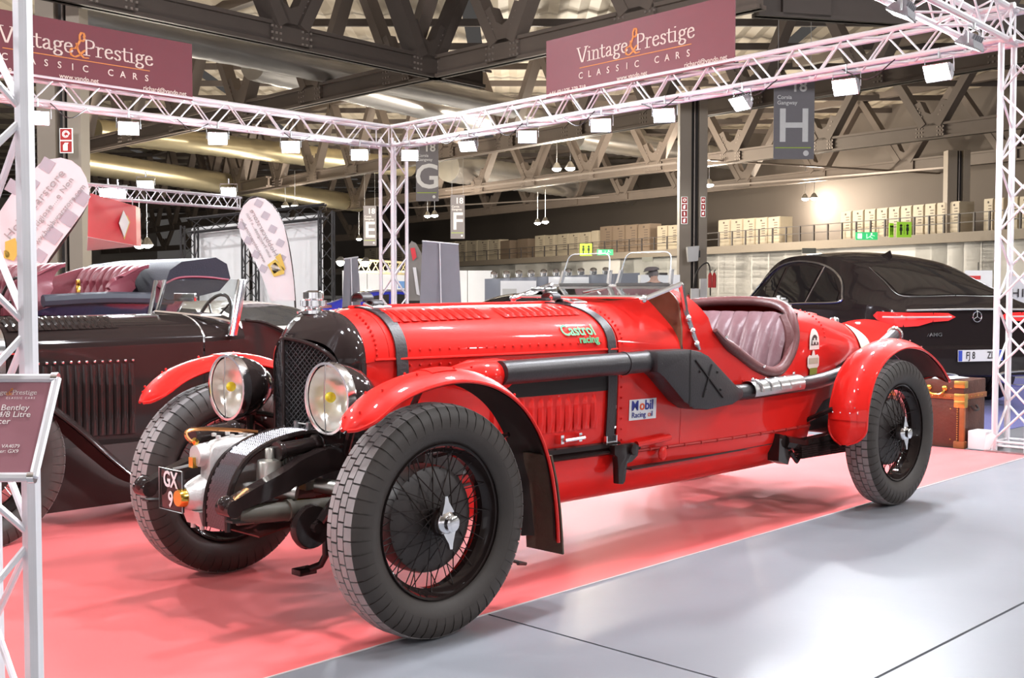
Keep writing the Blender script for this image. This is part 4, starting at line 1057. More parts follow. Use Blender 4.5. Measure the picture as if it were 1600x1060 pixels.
# ------------------------------------------------------------------ travelling trunk and white box
TL = mat('trunk_leather', (.13,.04,.022), .42, col2=(.05,.018,.013), nscale=5, bump=.3, bscale=40); TB = mat('trunk_tan', (.34,.12,.03), .45, col2=(.2,.06,.02), nscale=14); TBR = mat('trunk_brass', (.65,.45,.12), .28, metal=.9)
tk = empty('travelling_trunk', W(6.27,.03,0), YAW, 'brown leather travelling trunk with brass corners behind the rear wheel', 'trunk')
def TT(x, v, z): return (x, -v, z)
TW, TD, TH = .78, .42, .545
MB(TT).box((0,-TW,.0),(TD,0,TH*.72)).build('body', TL, tk, bevel=.01)
MB(TT).box((-.004,-TW-.004,TH*.72+.004),(TD+.004,.004,TH)).build('lid', TL, tk, bevel=.01)
MB(TT).box((-.012,-TW-.01,TH*.72),(TD+.01,.012,TH*.80)).build('tan_band', TB, tk, bevel=.004)
for v in (0, -TW):
    for zz, m_ in ((TH-.06, TBR), (TH*.72-.01, TBR), (TH*.60, TBR), (0, TB)):
        s = -1 if v == 0 else 1
        MB(TT).box((-.014, min(v-.012*-s*0, v+s*.075) if s > 0 else v-.075, zz), (.055, v+.014 if s < 0 else v+.075, zz+.058)).build('corner_cap', m_, tk, bevel=.008)
    MB(TT).box((-.010, v-.03 if v == 0 else v, .05), (.02, v+.010 if v == 0 else v+.03, TH*.62)).build('edge_strip', TB, tk, bevel=.004)
rivets('trunk_studs', [(-.012, -.045, .06+.018*k) for k in range(17)]+[(-.014,-.10-.05*k,TH*.76) for k in range(12)]+[(.05+.07*k,.012,TH*.76) for k in range(5)]+[(-.012,-.1,.07),(-.012,-.1,TH*.58),(-.012,-.1,TH*.88)], .006, TBR, tk, TT)
MB(TT).tube(spline([(-.01,-.28,TH*.88),(-.035,-.275,TH*.82),(-.04,-.235,TH*.79),(-.04,-.19,TH*.79),(-.035,-.155,TH*.82),(-.01,-.15,TH*.88)], 4), .009, 8).build('handle', BRASS, tk)
for v in (-.28, -.15): MB(TT).lathe([(.022,0),(.022,.012),(.012,.02)], (-.004,v,TH*.88), (-1,0,0), 12).build('handle_boss', BRASS, tk)
MB(TT).tube(spline([(.12,.01,TH*.62),(.13,.035,TH*.56),(.21,.035,TH*.56),(.22,.01,TH*.62)], 4), .010, 8).build('side_handle', BLKM, tk)
pp = MB(TT); pp.grid([[(.02+.3*i, -.45+.12*j, TH+.004+.008*((i+j) % 2)) for j in range(4)] for i in range(2)]); tag(pp.build('paper_sheets', WHITE, None, solid=.003), 'white paper sheets lying on the travelling trunk', 'paper'); bpy.context.view_layer.update()
o_ = [x for x in C.objects if x.name.startswith('paper_sheets')][0]; o_.location = tk.location; o_.rotation_euler = tk.rotation_euler
wb_ = empty('white_box', W(6.36,.135,0), YAW, 'small white cardboard box between the trunk and the lattice post', 'box')
MB(TT).box((-.08,-.07,.004),(.10,.07,.15)).build('carton', WHITE, wb_, bevel=.003)
MB(TT).prism([(.075,.012),(.12,.02),(.17,.13),(.13,.15),(.09,.13)], -.12, -.112, lambda a, b, d: (d, a, b)).build('flap', WHITE, wb_, bevel=.002)
# =================================================================== the exhibition hall
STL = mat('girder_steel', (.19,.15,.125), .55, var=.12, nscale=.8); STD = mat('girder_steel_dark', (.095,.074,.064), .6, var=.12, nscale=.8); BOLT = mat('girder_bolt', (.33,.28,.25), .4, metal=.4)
def struct(o): o['kind'] = 'structure'; return o
def girder(a, b, m=STL, ch=.8, th=.45, pitch=5.2, H=4.6, bolts=True, phase=0.0, dw=.55):
    a, b = Vector(a), Vector(b); d = b-a; L = d.length; d.normalize(); sd = d.cross(Vector((0,0,1))).normalized(); up = Vector((0,0,1))
    root = struct(empty('roof_girder', a))
    mb = MB(); c = up*(ch/2)
    mb.beam(c, c+d*L, th*.35, ch); mb.beam(up*.06, up*.06+d*L, th, .12); mb.beam(up*(ch-.06), up*(ch-.06)+d*L, th, .12); mb.build('lower_chord', m, root, smooth=False)
    mb = MB(); mb.beam(up*(H+ch), up*(H+ch)+d*L, th, .6); mb.build('upper_chord', m, root, smooth=False)
    bl = MB(); n = int(L/pitch)+1
    for k in range(n+1):
        x = phase+k*pitch
        if x < 0 or x > L: continue
        for s in (-1, 1):
            x2 = x+s*pitch*.5
            if x2 < -1 or x2 > L+1: continue
            mb = MB(); mb.beam(d*(x+s*.42)+up*(ch*.85), d*(x2)+up*(H+ch-.2), th*.9, dw, sd); mb.build('diagonal', m, root, smooth=False)
        # forked gusset plate on both faces
        g = [(-.75,ch-.02),(-.75,ch+.25),(-1.05,ch+1.05),(-.62,ch+1.2),(-.30,ch+.62),(0,ch+.48),(.30,ch+.62),(.62,ch+1.2),(1.05,ch+1.05),(.75,ch+.25),(.75,ch-.02),(.75,.05),(-.75,.05)]
        mb = MB(); mb.prism(g, -th*.5, th*.5, lambda p, q, e: d*(x+p)+up*q+sd*e); mb.build('gusset', m, root, smooth=False)
        if bolts:
            for sgn in (-1, 1):
                for (gx, gz) in [(i*.17+j*.0+sgn2*.62, ch*.22+j*.2) for sgn2 in (-1, 1) for i in (-1, 0, 1) for j in range(3)][:18]+[(sgn2*(.5+j*.11)+i*.14*sgn2, ch+.40+j*.21) for sgn2 in (-1, 1) for j in range(3) for i in (0, 1)]:
                    p = d*(x+gx)+up*gz+sd*(sgn*(th*.5+.01)); r = .035
                    bl.hexa([p-d*r-up*r-sd*.01, p+d*r-up*r-sd*.01, p+d*r-up*r+sd*.03*sgn, p-d*r-up*r+sd*.03*sgn, p-d*r+up*r-sd*.01, p+d*r+up*r-sd*.01, p+d*r+up*r+sd*.03*sgn, p-d*r+up*r+sd*.03*sgn])
    if bolts and bl.v:
        o = bl.build('gusset_bolts', BOLT, root, smooth=False); o['kind'] = 'stuff'
    return root
def gz(x0, y0, x1, y1, z=9.0, **k): return girder(atz(x0, y0, z), atz(x1, y1, z), **k)
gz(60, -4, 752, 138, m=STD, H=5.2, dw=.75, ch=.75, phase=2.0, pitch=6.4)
gz(120, 243, 1190, 14, m=STD if False else STL, phase=1.0, pitch=6.0)
gz(330, 312, 1640, 92, phase=2.0, pitch=6.0)
gz(500, 333, 1640, 196, phase=1.0, pitch=7.0)
gz(640, 349, 1640, 246, phase=3.0, pitch=7.5, bolts=False)
gz(740, 368, 1640, 293, phase=2.0, pitch=8.0, bolts=False)
gz(110, 352, 420, 292, phase=1.0, pitch=7.0, bolts=False, z=9)
gz(120, 382, 420, 338, phase=1.0, pitch=8.0, bolts=False, z=9)
gz(150, 398, 620, 372, phase=1.0, pitch=9.0, bolts=False, z=7.5)
# a near girder over the right-hand corner
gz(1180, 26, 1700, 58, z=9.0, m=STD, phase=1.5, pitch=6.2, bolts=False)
# steel columns: two flanges and a dark web
def column(px0, px1, Y, ztop=9.2, name='steel_column'):
    a, b = at(px0, 452, Y), at(px1, 452, Y); wd = b.x-a.x; root = struct(empty(name, (a.x, Y, 0)))
    cm = mat('column_steel', (.36,.30,.245), .55, var=.06, nscale=.5)
    MB().box((0,0,0),(wd*.42,.7,ztop)).build('flange', cm, root, smooth=False)
    MB().box((wd*.42,.35,0),(wd*.70,.5,ztop)).build('web', mat('column_web', (.05,.042,.04), .6), root, smooth=False)
    MB().box((wd*.70,0,0),(wd,.7,ztop)).build('flange', cm, root, smooth=False)
    MB().tube([(wd*.56,.2,0),(wd*.56,.2,ztop)], .035, 6).build('conduit', MATS['girder_bolt'], root)
    return root
column(62, 130, 33, 13.5); column(1061, 1104, 50, 9.6); column(1478, 1513, 68, 9.4)
# ceiling of ribbed pale panels, set between purlins
CE = mat('roof_panel', (.50,.43,.34), .6, var=.1, nscale=.3); 
ceil = struct(empty('ceiling', (0,100,14.5)))
for i in range(9):
    for j in range(-6, 7):
        x0 = -70+17*i; y0 = -58+22*j; P = []
        for k in range(35):
            x = x0+.4+16.2*k/34; P.append([(x, y0+.4, (.10 if k % 2 else 0)), (x, y0+21.6, (.10 if k % 2 else 0))])
        MB().grid(P).build('roof_panel', CE, ceil, smooth=False)
mb = MB()
for j in range(-24, 29): mb.beam((-72,-60+5.5*j,-.35),(85,-60+5.5*j,-.35),.18,.35)
mb.build('purlin', STD, ceil, smooth=False)
# ventilation ducts
def duct_mat(name, c): return mat(name, c, .30, metal=.85, var=.15, nscale=.7)
DM = duct_mat('duct_silver', (.72,.70,.68)); DMY = duct_mat('duct_warm_light', (.74,.64,.42))  # second silver has the yellow hall light mixed into its colour
def duct(x0, y0, x1, y1, z, r, m, label):
    a, b = atz(x0, y0, z), atz(x1, y1, z); d = (b-a); L = d.length; n = max(8, int(L/.55)); pts = []; rs = []
    for k in range(n+1):
        pts += [a+d*(k/n)]; rs += [r*(1.0 if k % 2 else .955)]
    o = MB().tube([p-a for p in pts], rs, 16).build('ventilation_duct', m, None, ang=80); o.location = a
    tag(o, label, 'duct'); return o
duct(110, 28, 800, 168, 10.3, .55, DM, 'long bright spiral duct running below the dark roof girder')
duct(395, 100, 790, 196, 11.2, .75, DM, 'silver spiral duct with open end behind the truss corner')
duct(120, 252, 560, 318, 9.8, .85, DMY, 'silver duct with warm light painted in, low behind the left trusses')
duct(150, 205, 640, 262, 11.5, .8, DMY, 'silver duct with yellow light painted in, above the left floodlights')
duct(690, 158, 1000, 214, 13.6, .7, DM, 'wide silver duct between the roof girders in mid hall')
duct(900, 214, 1330, 276, 12.4, .9, DM, 'wide silver duct passing behind the gangway sign H')
duct(700, 262, 1060, 312, 11.0, 1.2, DM, 'grey duct far back above the service gallery')
# cable trays along the girders
def tray(x0, y0, x1, y1, z, label):
    a, b = atz(x0, y0, z), atz(x1, y1, z); root = empty('cable_tray', a, 0, label, 'cable tray')
    for s in (-.2, .2):
        MB().beam((s,0,0), (b-a)+Vector((s,0,0)), .05, .10).build('tray_rail', MATS['girder_bolt'], root, smooth=False)
    for k in range(11):
        p = (b-a)*(k/10); MB().beam(p+Vector((-.2,0,0)), p+Vector((.2,0,0)), .06, .03).build('tray_rung', MATS['girder_bolt'], root, smooth=False)
TRM = MATS['girder_bolt']
tray(120, 8, 760, 112, 9.9, 'thin cable tray along the dark roof girder at the left')
tray(700, 298, 1062, 254, 9.4, 'thin pale cable tray in front of the middle roof girder')
tray(640, 325, 1062, 301, 9.6, 'thin pale cable tray low along the far roof girder')
tray(1104, 250, 1480, 272, 9.2, 'cable tray running towards the far right column')
tray(1106, 292, 1480, 262, 9.0, 'cable tray along the girder right of the fire-sign column')
tray(1106, 325, 1480, 303, 9.4, 'lowest cable tray above the service gallery')
# far wall and service gallery
WA, WB = Vector((-12,150,0)), Vector((30,56,0)); GD = (WB-WA).normalized(); GN = Vector((GD.y, -GD.x, 0)); GN = GN if GN.y < 0 else -GN; GL_ = (WB-WA).length; ZG = 4.5
def gal_s(px):    # distance along the gallery front for a photo column
    k = (px-800)/FPX; return (k*WA.y-WA.x)/(GD.x-k*GD.y)
def GT(s, o, z): return tuple(WA+GD*s-GN*o+Vector((0,0,z)))       # o = depth behind the gallery front
wallb = MB(GT); wallb.box((-160,9,0),(GL_+60,9.5,16)); struct(wallb.build('wall_back', mat('far_wall_dark', (.15,.125,.108), .8, nscale=.2), None, smooth=False))
gal = struct(empty('gallery_slab'))
mb = MB(GT); mb.box((-160,-.3,ZG-.55),(GL_+60,9,ZG)); mb.build('slab_edge', mat('gallery_edge', (.30,.25,.20), .6), gal, smooth=False)
WPM = mat('white_wall_panel', (.78,.76,.73), .6, var=.03, nscale=.3); wallg = struct(empty('wall_gallery'))
doors = [(905,962),(1300,1420)]
pxs = list(range(560, 905, 24))+[905, 962]+list(range(985, 1300, 26))+[1300, 1420]+list(range(1445, 1660, 26))
for a_, b_ in zip(pxs, pxs[1:]):
    s0, s1 = gal_s(a_), gal_s(b_); dep = 3.0 if (a_, b_) in doors else .4
    MB(GT).box((s0+.03,dep,0),(s1-.03,dep+.2,ZG-.55)).build('wall_panel', WPM if dep < 1 else mat('lobby_yellow_light', (.72,.66,.45), .6), wallg, smooth=False)  # recessed lobby panels carry the yellow lobby light in their colour
s0 = gal_s(-200)
for k in range(12):
    x = s0+(gal_s(560)-s0)*k/12; x1_ = s0+(gal_s(560)-s0)*(k+1)/12
    MB(GT).box((x+.05,.4,0),(x1_-.05,.6,ZG-.55)).build('wall_panel', WPM, wallg, smooth=False)
LOBL = lamp_mat('lobby_lamp', (1,.93,.72), 6)
for px in (925, 945, 1325, 1345, 1372, 1398):
    s_ = gal_s(px); o = MB(GT).box((s_-.5,1.0,ZG-.95),(s_+.5,2.0,ZG-.85)).build('ceiling_lamp', LOBL); tag(o, {925: 'first flat lobby lamp under the gallery by the lime toilet sign', 945: 'second flat lobby lamp under the gallery by the lime toilet sign'}.get(px, 'flat lobby lamp under the gallery above the coupe, %s from the middle column' % ORD[(1325,1345,1372,1398).index(px) if px > 1000 else 0]), 'lamp', 'lobby lamps under the gallery')
# railing
rl = empty('gallery_railing', WA, 0, 'long dark steel railing along the service gallery', 'railing'); RLM = mat('railing_steel', (.10,.085,.08), .5)
def RT(s, o, z): return tuple(GD*s-GN*o+Vector((0,0,z)))
for zz in (1.05, .55): MB(RT).beam if False else MB().beam(Vector(RT(gal_s(540),-.2,ZG+zz)), Vector(RT(gal_s(1660),-.2,ZG+zz)), .05, .05).build('rail', RLM, rl, smooth=False)
px = 545
while px < 1650:
    s_ = gal_s(px); MB(RT).box((s_-.05,-.25,ZG),(s_+.05,-.15,ZG+1.08)).build('post', RLM, rl, smooth=False); px += 16+(px-545)*.008
# electrical cabinets standing on the gallery
CAB = mat('cabinet_beige', (.62,.53,.40), .5, var=.04); CAD = mat('cabinet_brown', (.30,.22,.16), .55, var=.06); CLB = mat('cabinet_vent', (.16,.12,.10), .6)
def cabinet(p0, p1, ytop, m, group='electrical cabinets on the gallery', label='tall beige electrical cabinet with vents on the service gallery', vents=True):
    s0, s1 = gal_s(p0), gal_s(p1); mid = WA+GD*((s0+s1)/2); Yd = (mid-GN*1.0).y; zt = CH+(452-ytop)/FPX*Yd; h_ = max(1.2, zt-ZG)
    root = empty('electrical_cabinet', mid-GN*1.2+Vector((0,0,ZG)), 0, label, 'cabinet', group)
    L_ = (s1-s0)/2-.06
    def KT(s, o, z): return tuple(GD*s-GN*o+Vector((0,0,z)))
    MB(KT).box((-L_,-.2,0),(L_,.9,h_)).build('body', m, root, smooth=False)
    MB(KT).box((-L_*.94,-.24,.12),(L_*.94,-.2,h_*.97)).build('door', m, root, smooth=False)
    if vents:
        for k in range(6): MB(KT).box((L_*.1,-.27,h_*(.32+.09*k)),(L_*.65,-.24,h_*(.345+.09*k))).build('vent_slot', CLB, root, smooth=False)
        MB(KT).box((-L_*.1,-.27,h_*.86),(L_*.12,-.24,h_*.92)).build('plate', CLB, root, smooth=False)
    return root
def cabrow(p0, p1, n, y0, y1, m=CAB, where=None, **k):
    for i in range(n):
        if where: k['label'] = ORD[i]+' '+where
        a_ = p0+(p1-p0)*i/n; b_ = p0+(p1-p0)*(i+1)/n; cabinet(a_, b_, y0+(y1-y0)*(i+.5)/n, m, **k)
cabrow(560, 700, 7, 389, 378, where='beige cabinet from sign E in the gallery row behind the corner post'); cabrow(700, 768, 4, 378, 375, where='beige cabinet from the roll-up banner in the row below sign F'); cabrow(769, 784, 1, 377, 376, CAD, vents=False, label='narrow brown cabinet beside the pale cabinet row on the gallery', group='brown cabinets on the gallery'); cabrow(795, 812, 1, 374, 374, CAD, vents=False, label='free-standing brown cabinet between gaps on the gallery', group='brown cabinet alone')
cabrow(822, 852, 2, 369, 368, where='of two beige cabinets right of the lone brown cabinet'); cabrow(857, 908, 3, 367, 363, where='of three beige cabinets beside the lime toilet sign'); cabrow(909, 920, 1, 361, 361, CAB, vents=False, label='narrow blank beige cabinet beside the big brown switchboard', group='blank beige cabinet')
cabrow(922, 1000, 4, 355, 350, CAD, where='section of the brown switchboard counted from the toilet sign', group='brown switchboard on the gallery')
cabrow(1010, 1060, 3, 354, 351, where='beige cabinet after the brown switchboard towards the middle column'); cabrow(1104, 1200, 5, 345, 339, where='beige cabinet beyond the middle column'); cabrow(1292, 1478, 10, 332, 315, where='beige cabinet in the long row above the black coupe'); cabrow(1513, 1546, 2, 312, 310, where='beige cabinet between the far column and the right lattice post'); cabrow(1550, 1640, 5, 309, 305, where='beige cabinet behind the right lattice post')
# green signs
def small_sign(name, px0, px1, py0, py1, Y, face, label, emit=None, glyph=None, cat='sign', gm=None):
    c = at((px0+px1)/2, (py0+py1)/2, Y); w_ = (px1-px0)/FPX*Y; h_ = (py1-py0)/FPX*Y
    root = empty(name, c, 0, label, cat); MB().box((-w_/2,-.03,-h_/2),(w_/2,.03,h_/2)).build('panel', face, root, smooth=False)
    if glyph: glyph(root, w_, h_)
    return root
EXG = mat('exit_green', (.05,.62,.22), .4, emit=.5, ecol=(.05,.62,.2)); WCG = mat('toilet_green', (.32,.62,.03), .4, emit=.35, ecol=(.32,.62,.03)); SIGW = mat('sign_white', (.85,.87,.85), .4, emit=.8, ecol=(.85,.9,.85)); SIGB = mat('sign_black', (.02,.03,.01), .5)
def g_exit(r, w_, h_):
    MB().box((-w_*.42,-.05,-h_*.34),(-w_*.22,-.03,h_*.34)).build('door_symbol', SIGW, r, smooth=False)
    m_ = MB(); m_.ball((w_*.22,-.04,h_*.28), h_*.11, 8, 6, (1,.3,1)); m_.beam((w_*.2,-.04,h_*.15),(w_*.14,-.04,-h_*.1),.02,h_*.16,(0,1,0)); m_.beam((w_*.14,-.04,-h_*.1),(w_*.28,-.04,-h_*.32),.02,h_*.1,(0,1,0)); m_.beam((w_*.14,-.04,-h_*.1),(w_*.0,-.04,-h_*.3),.02,h_*.1,(0,1,0)); m_.beam((w_*.2,-.04,h_*.12),(w_*.36,-.04,0),.02,h_*.08,(0,1,0)); m_.build('running_figure', SIGW, r)
    MB().beam((-.0*w_,-.04,-h_*.3),(-.0*w_,-.04,h_*.28),.02,w_*.05,(0,1,0)).build('arrow_symbol', SIGW, r)
def g_wc(r, w_, h_):
    for sx in (-.22, .22):
        m_ = MB(); m_.ball((sx*w_,-.04,h_*.26), h_*.09, 8, 6, (1,.3,1)); m_.hexa([(sx*w_-w_*.10,-.05,-h_*.08),(sx*w_+w_*.10,-.05,-h_*.08),(sx*w_+w_*.10,-.035,-h_*.08),(sx*w_-w_*.10,-.035,-h_*.08),(sx*w_-w_*.08,-.05,h_*.16),(sx*w_+w_*.08,-.05,h_*.16),(sx*w_+w_*.08,-.035,h_*.16),(sx*w_-w_*.08,-.035,h_*.16)])
        m_.box((sx*w_-w_*.05,-.05,-h_*.34),(sx*w_+w_*.05,-.035,-h_*.08)); m_.build('figure_symbol', SIGB, r)
    MB().box((-.01*w_,-.05,-h_*.3),(.01*w_,-.035,h_*.3)).build('divider', SIGB, r, smooth=False)
small_sign('exit_sign', 933, 958, 390, 399, 92, EXG, 'green lit exit sign beside the toilet sign in front of the brown switchboard', glyph=g_exit)
small_sign('toilet_sign', 906, 925, 381, 400, 96, WCG, 'lime green toilet sign next to the brown switchboard', glyph=g_wc)
small_sign('exit_sign', 1337, 1371, 363, 375, 66, EXG, 'green lit exit sign above the black coupe roof', glyph=g_exit)
small_sign('toilet_sign', 1401, 1424, 347, 371, 64, WCG, 'lime green toilet sign above the black coupe facing forward', glyph=g_wc)
o_ = small_sign('toilet_sign', 1388, 1397, 349, 371, 64.5, WCG, 'angled lime green toilet sign left of its twin above the coupe', glyph=g_wc); o_.rotation_euler = (0,0,.5)
small_sign('direction_sign', 1253, 1275, 388, 396, 66, mat('sign_greyboard', (.25,.25,.22), .5), 'small grey direction sign on the white wall above the coupe roof')
small_sign('direction_sign', 1003, 1020, 402, 409, 88, mat('sign_greyboard', (.25,.25,.22), .5), 'small grey direction sign seen through the near aero screen')
# hanging gangway signs
GREYB = mat('gangway_grey', (.21,.195,.215), .55, var=.04); LIME = mat('gangway_lime', (.45,.62,.05), .5); GW = mat('gangway_white', (.80,.79,.80), .5)
def hang_sign(px0, px1, py0, py1, Y, letter, label, small=True, rz=0):
    c = at((px0+px1)/2, (py0+py1)/2, Y); w_ = (px1-px0)/FPX*Y; h_ = (py1-py0)/FPX*Y
    root = empty('gangway_sign', c, rz, label, 'sign'); MB().box((-w_/2,-.02,-h_/2),(w_/2,.02,h_/2)).build('panel', GREYB, root, smooth=False)
    f = dict(ux=(1,0,0), uy=(0,0,1), extrude=.005)
    text('letter', letter, h_*.56, GW, root, loc=(0,-.03,-h_*.12), bold=.012, **f)
    text('hall_number', '18', h_*.19, GW, root, loc=(w_*.12,-.03,h_*.36), bold=.02, **f)
    text('gangway_text', 'Corsia\nGangway', h_*.065, GW, root, align='LEFT', loc=(-w_*.42,-.03,h_*.20), bold=.01, **f)
    MB().box((-w_*.46,-.03,-h_*.37),(w_*.42,-.022,-h_*.36)).build('lime_rule', LIME, root, smooth=False)
    MB().lathe([(0,0),(w_*.07,0),(w_*.07,.01),(0,.01)], (w_*.30,-.035,-h_*.43), (0,1,0), 12).build('round_logo', GW, root)
    for s in (-1, 1): MB().tube([(s*w_*.4,0,h_/2),(s*w_*.4,0,h_/2+3)], .015, 4).build('wire', STEEL, root)
    return root
hang_sign(1209, 1272, 118, 248, 45, 'H', 'hanging grey gangway sign with big letter H and number 18')
hang_sign(650, 685, 218, 314, 64, 'G', 'hanging grey gangway sign with letter G behind the truss corner')
hang_sign(704, 726, 305, 373, 82, 'F', 'hanging grey gangway sign with letter F')
hang_sign(568, 588, 322, 384, 95, 'E', 'hanging grey gangway sign with letter E left of the corner post')
# fire point signs on the columns
FRED = mat('fire_red', (.62,.04,.04), .5)
def fire_sign(px0, px1, py0, py1, Y, n, label):
    c = at((px0+px1)/2, (py0+py1)/2, Y); w_ = (px1-px0)/FPX*Y; h_ = (py1-py0)/FPX*Y
    root = empty('fire_sign', c, 0, label, 'sign'); MB().box((-w_/2,-.03,-h_/2),(w_/2,0,h_/2)).build('panel', SIGW, root, smooth=False)
    for k in range(n):
        z0 = -h_/2+h_*(k+.05)/n; z1 = -h_/2+h_*(k+.95)/n; MB().box((-w_*.44,-.05,z0),(w_*.44,-.03,z1)).build('red_field', FRED, root, smooth=False)
        m_ = MB(); zc = (z0+z1)/2; r = min(w_*.3, (z1-z0)*.36)
        if k == n-1:
            m_.tube([(r*(1-.6*a/12)*math.cos(a), -.055, zc+r*(1-.6*a/12)*math.sin(a)) for a in lin(0, 12, 30)], r*.09, 5)
        elif k % 2 == 0: m_.prism([(-r*.7,-r),(r*.4,-r),(r*.4,r*.6),(r*.7,r),(-r*.2,r),(-r*.7,r*.4)], -.06, -.05, lambda a, b, d: (a, d, zc+b))
        else: m_.prism([(-r*.3,-r),(r*.3,-r),(r*.3,r*.5),(r*.1,r),(-r*.5,r*.8),(-r*.3,r*.5)], -.06, -.05, lambda a, b, d: (a, d, zc+b))
        m_.build('symbol', SIGW, root)
    return root
fire_sign(94, 114, 201, 239, 32.5, 2, 'red and white fire hose sign on the left steel column')
fire_sign(1064.5, 1074, 308, 350, 49.6, 4, 'stack of red fire signs on the inner flange of the middle column')
fire_sign(1095, 1102, 308, 339, 49.6, 3, 'narrow stack of red fire signs on the outer flange of the middle column')
# high-bay lamps in the hall
HBP = 3600.0; HBN = .5
HB = lamp_mat('highbay_glow', (1,.97,.90), 30)
def highbay(px, py, Y, r=.28, c=None, label='', pw=1.0):
    c = c or at(px, py, Y); root = empty('highbay_lamp', c, 0, label, 'lamp', 'high-bay lamps in the hall')
    MB().lathe([(.06,.35),(.12,.3),(r,.0),(r*1.02,-.03)], (0,0,0), (0,0,1), 14).build('reflector', STEEL, root); MB().ball((0,0,-.02), r*.95, 12, 8, (1,1,.6)).build('glowing_lens', HB, root)
    MB().tube([(0,0,.3),(0,0,2.5)], .02, 4).build('hanger', STEEL, root)
    ld = bpy.data.lights.new('highbay', 'POINT'); ld.energy = HBP*pw*(.35 if Y > 80 else 1); ld.shadow_soft_size = r; ld.color = (1,.90,.74) if Y else (.96,.97,1.0); lo = bpy.data.objects.new('highbay_light', ld); C.objects.link(lo); lo.parent = root; lo.location = (0,0,-r-.1)
for (a_, wh) in (((870,263,70),'left lamp of the bright pair below the wide duct'),((891,262,66),'right lamp of the bright pair below the wide duct'),((840,348,95),'left lamp of the low pair over the grey booth wall'),((852,346,92),'right lamp of the low pair over the grey booth wall'),((668,337,95),'left lamp of the pair between signs G and F'),((679,336,90),'right lamp of the pair between signs G and F'),((446,322,88),'left lamp of the pair over the white screen frame'),((461,321,84),'right lamp of the pair over the white screen frame'),((1108,288,75),'single high-bay lamp just beyond the middle column'),((1258,310,90),'left lamp of the pair below sign H'),((1272,309,86),'right lamp of the pair below sign H'),((561,373,110),'single high-bay lamp below sign E'),((218,383,60),'left lamp of the pair beside the red hanging sign'),((230,382,58),'right lamp of the pair beside the red hanging sign')): highbay(*a_, r=.30, label=wh)
k = 0
for x in (-34, -11, 11, 34):  # grid of unseen lamps added as fill above and behind the view
    for y in (-45, -3, 6, 16):
        k += 1; highbay(0, 0, 0, r=.30, c=Vector((x, y, 9.6)), label='added fill lamp, unseen, hanging over the aisles behind the viewer' if y < 5 else 'added fill lamp, unseen, hanging high above the stand', pw=HBN)
# side walls of the hall
WSD = mat('hall_wall', (.30,.27,.24), .8, nscale=.2)
struct(MB().box((-74,-75,0),(-73.5,240,14.6)).build('wall_left', WSD, None, smooth=False)); struct(MB().box((86,-75,0),(86.5,120,14.6)).build('wall_right', WSD, None, smooth=False)); struct(MB().box((-74,-75.5,0),(86.5,-75,14.6)).build('wall_front', WSD, None, smooth=False))
# =================================================================== the other cars
def loft_fn(T):
    """T: tables belt, roof, wb, wr, zl (all against x) -> S(x,t)"""
    def S(x, t):
        zb = smooth_interp(T['belt'], x); zr = smooth_interp(T['roof'], x); w1 = smooth_interp(T['wb'], x); w2 = smooth_interp(T['wr'], x); zl = interp(T['zl'], x)
        if zr < zb+.02: zr = zb+.02
        if t <= 1:
            z = zl+(zb-zl)*t; y = w1*(.90+.10*math.sin(min(1, t*1.25)*PI/2)) if t < .8 else w1*(1.0-.02*((t-.8)/.2)**2)
            return (x, y, z)
        if t <= 2:
            q = t-1; return (x, w1*.98+(w2-w1*.98)*q**1.15, zb+(zr-.05*min(1, (zr-zb)*4)-zb)*q)
        q = t-2; ze = zr-.05*min(1, (zr-zb)*4); return (x, w2*(1-q), ze+(zr-ze)*math.sin(q*PI/2)**.8)
    return S
def loft_body(name, S, xs, m, parent, cap=True):
    ts = [i/8 for i in range(8)]+[1+i/6 for i in range(6)]+[2+i/6 for i in range(7)]
    mb = MB(); P = []
    for x in xs:
        r = [S(x, t) for t in ts]; P.append([(a, -b, c) for a, b, c in r]+[(a, b, c) for a, b, c in r[-2::-1]])
    mb.grid(P)
    if cap:
        for r in (P[0], P[-1]): mb.add(r, [tuple(range(len(r)))])
    return mb.build(name, m, parent, ang=35)
def surf_patch(name, S, pts, m, parent, side=1, off=.006, n=1, thick=.003):
    """closed outline in (x,t); fanned from its centre after subdividing"""
    out = []
    for (a, b), (c, d) in zip(pts, pts[1:]+pts[:1]):
        for k in range(4): out.append((a+(c-a)*k/4, b+(d-b)*k/4))
    cx = sum(p[0] for p in out)/len(out); ct = sum(p[1] for p in out)/len(out)
    def Q(x, t):
        e = .01; p = Vector(S(x, t)); a = Vector(S(x+e, t))-Vector(S(x-e, t)); b = Vector(S(x, t+e))-Vector(S(x, t-e)); nn = a.cross(b); nn = nn.normalized() if nn.length > 1e-9 else Vector((0,1,0))
        if nn.y < 0 or (abs(nn.y) < .2 and nn.z < 0): nn = -nn
        p = p+nn*off; return (p.x, p.y*side, p.z)
    mb = MB(); rings = [[(cx+(x-cx)*k/4, ct+(t-ct)*k/4) for x, t in out] for k in range(1, 5)]
    vs = [Q(cx, ct)]; fs = []; N = len(out)
    for r in rings: vs += [Q(*p) for p in r]
    for j in range(N): fs.append((0, 1+j, 1+(j+1) % N))
    for k in range(3):
        for j in range(N): a = 1+k*N+j; b = 1+k*N+(j+1) % N; fs.append((a, b, b+N, a+N))
    mb.add(vs, fs); return mb.build(name, m, parent, ang=60)
def surf_line(name, S, pts, r, m, parent, side=1, off=.004):
    P = []
    for x, t in pts: p = S(x, t); P.append((p[0], (p[1]+off)*side, p[2]+off*.5))
    return MB().tube(spline(P, 4), r, 6).build(name, m, parent)
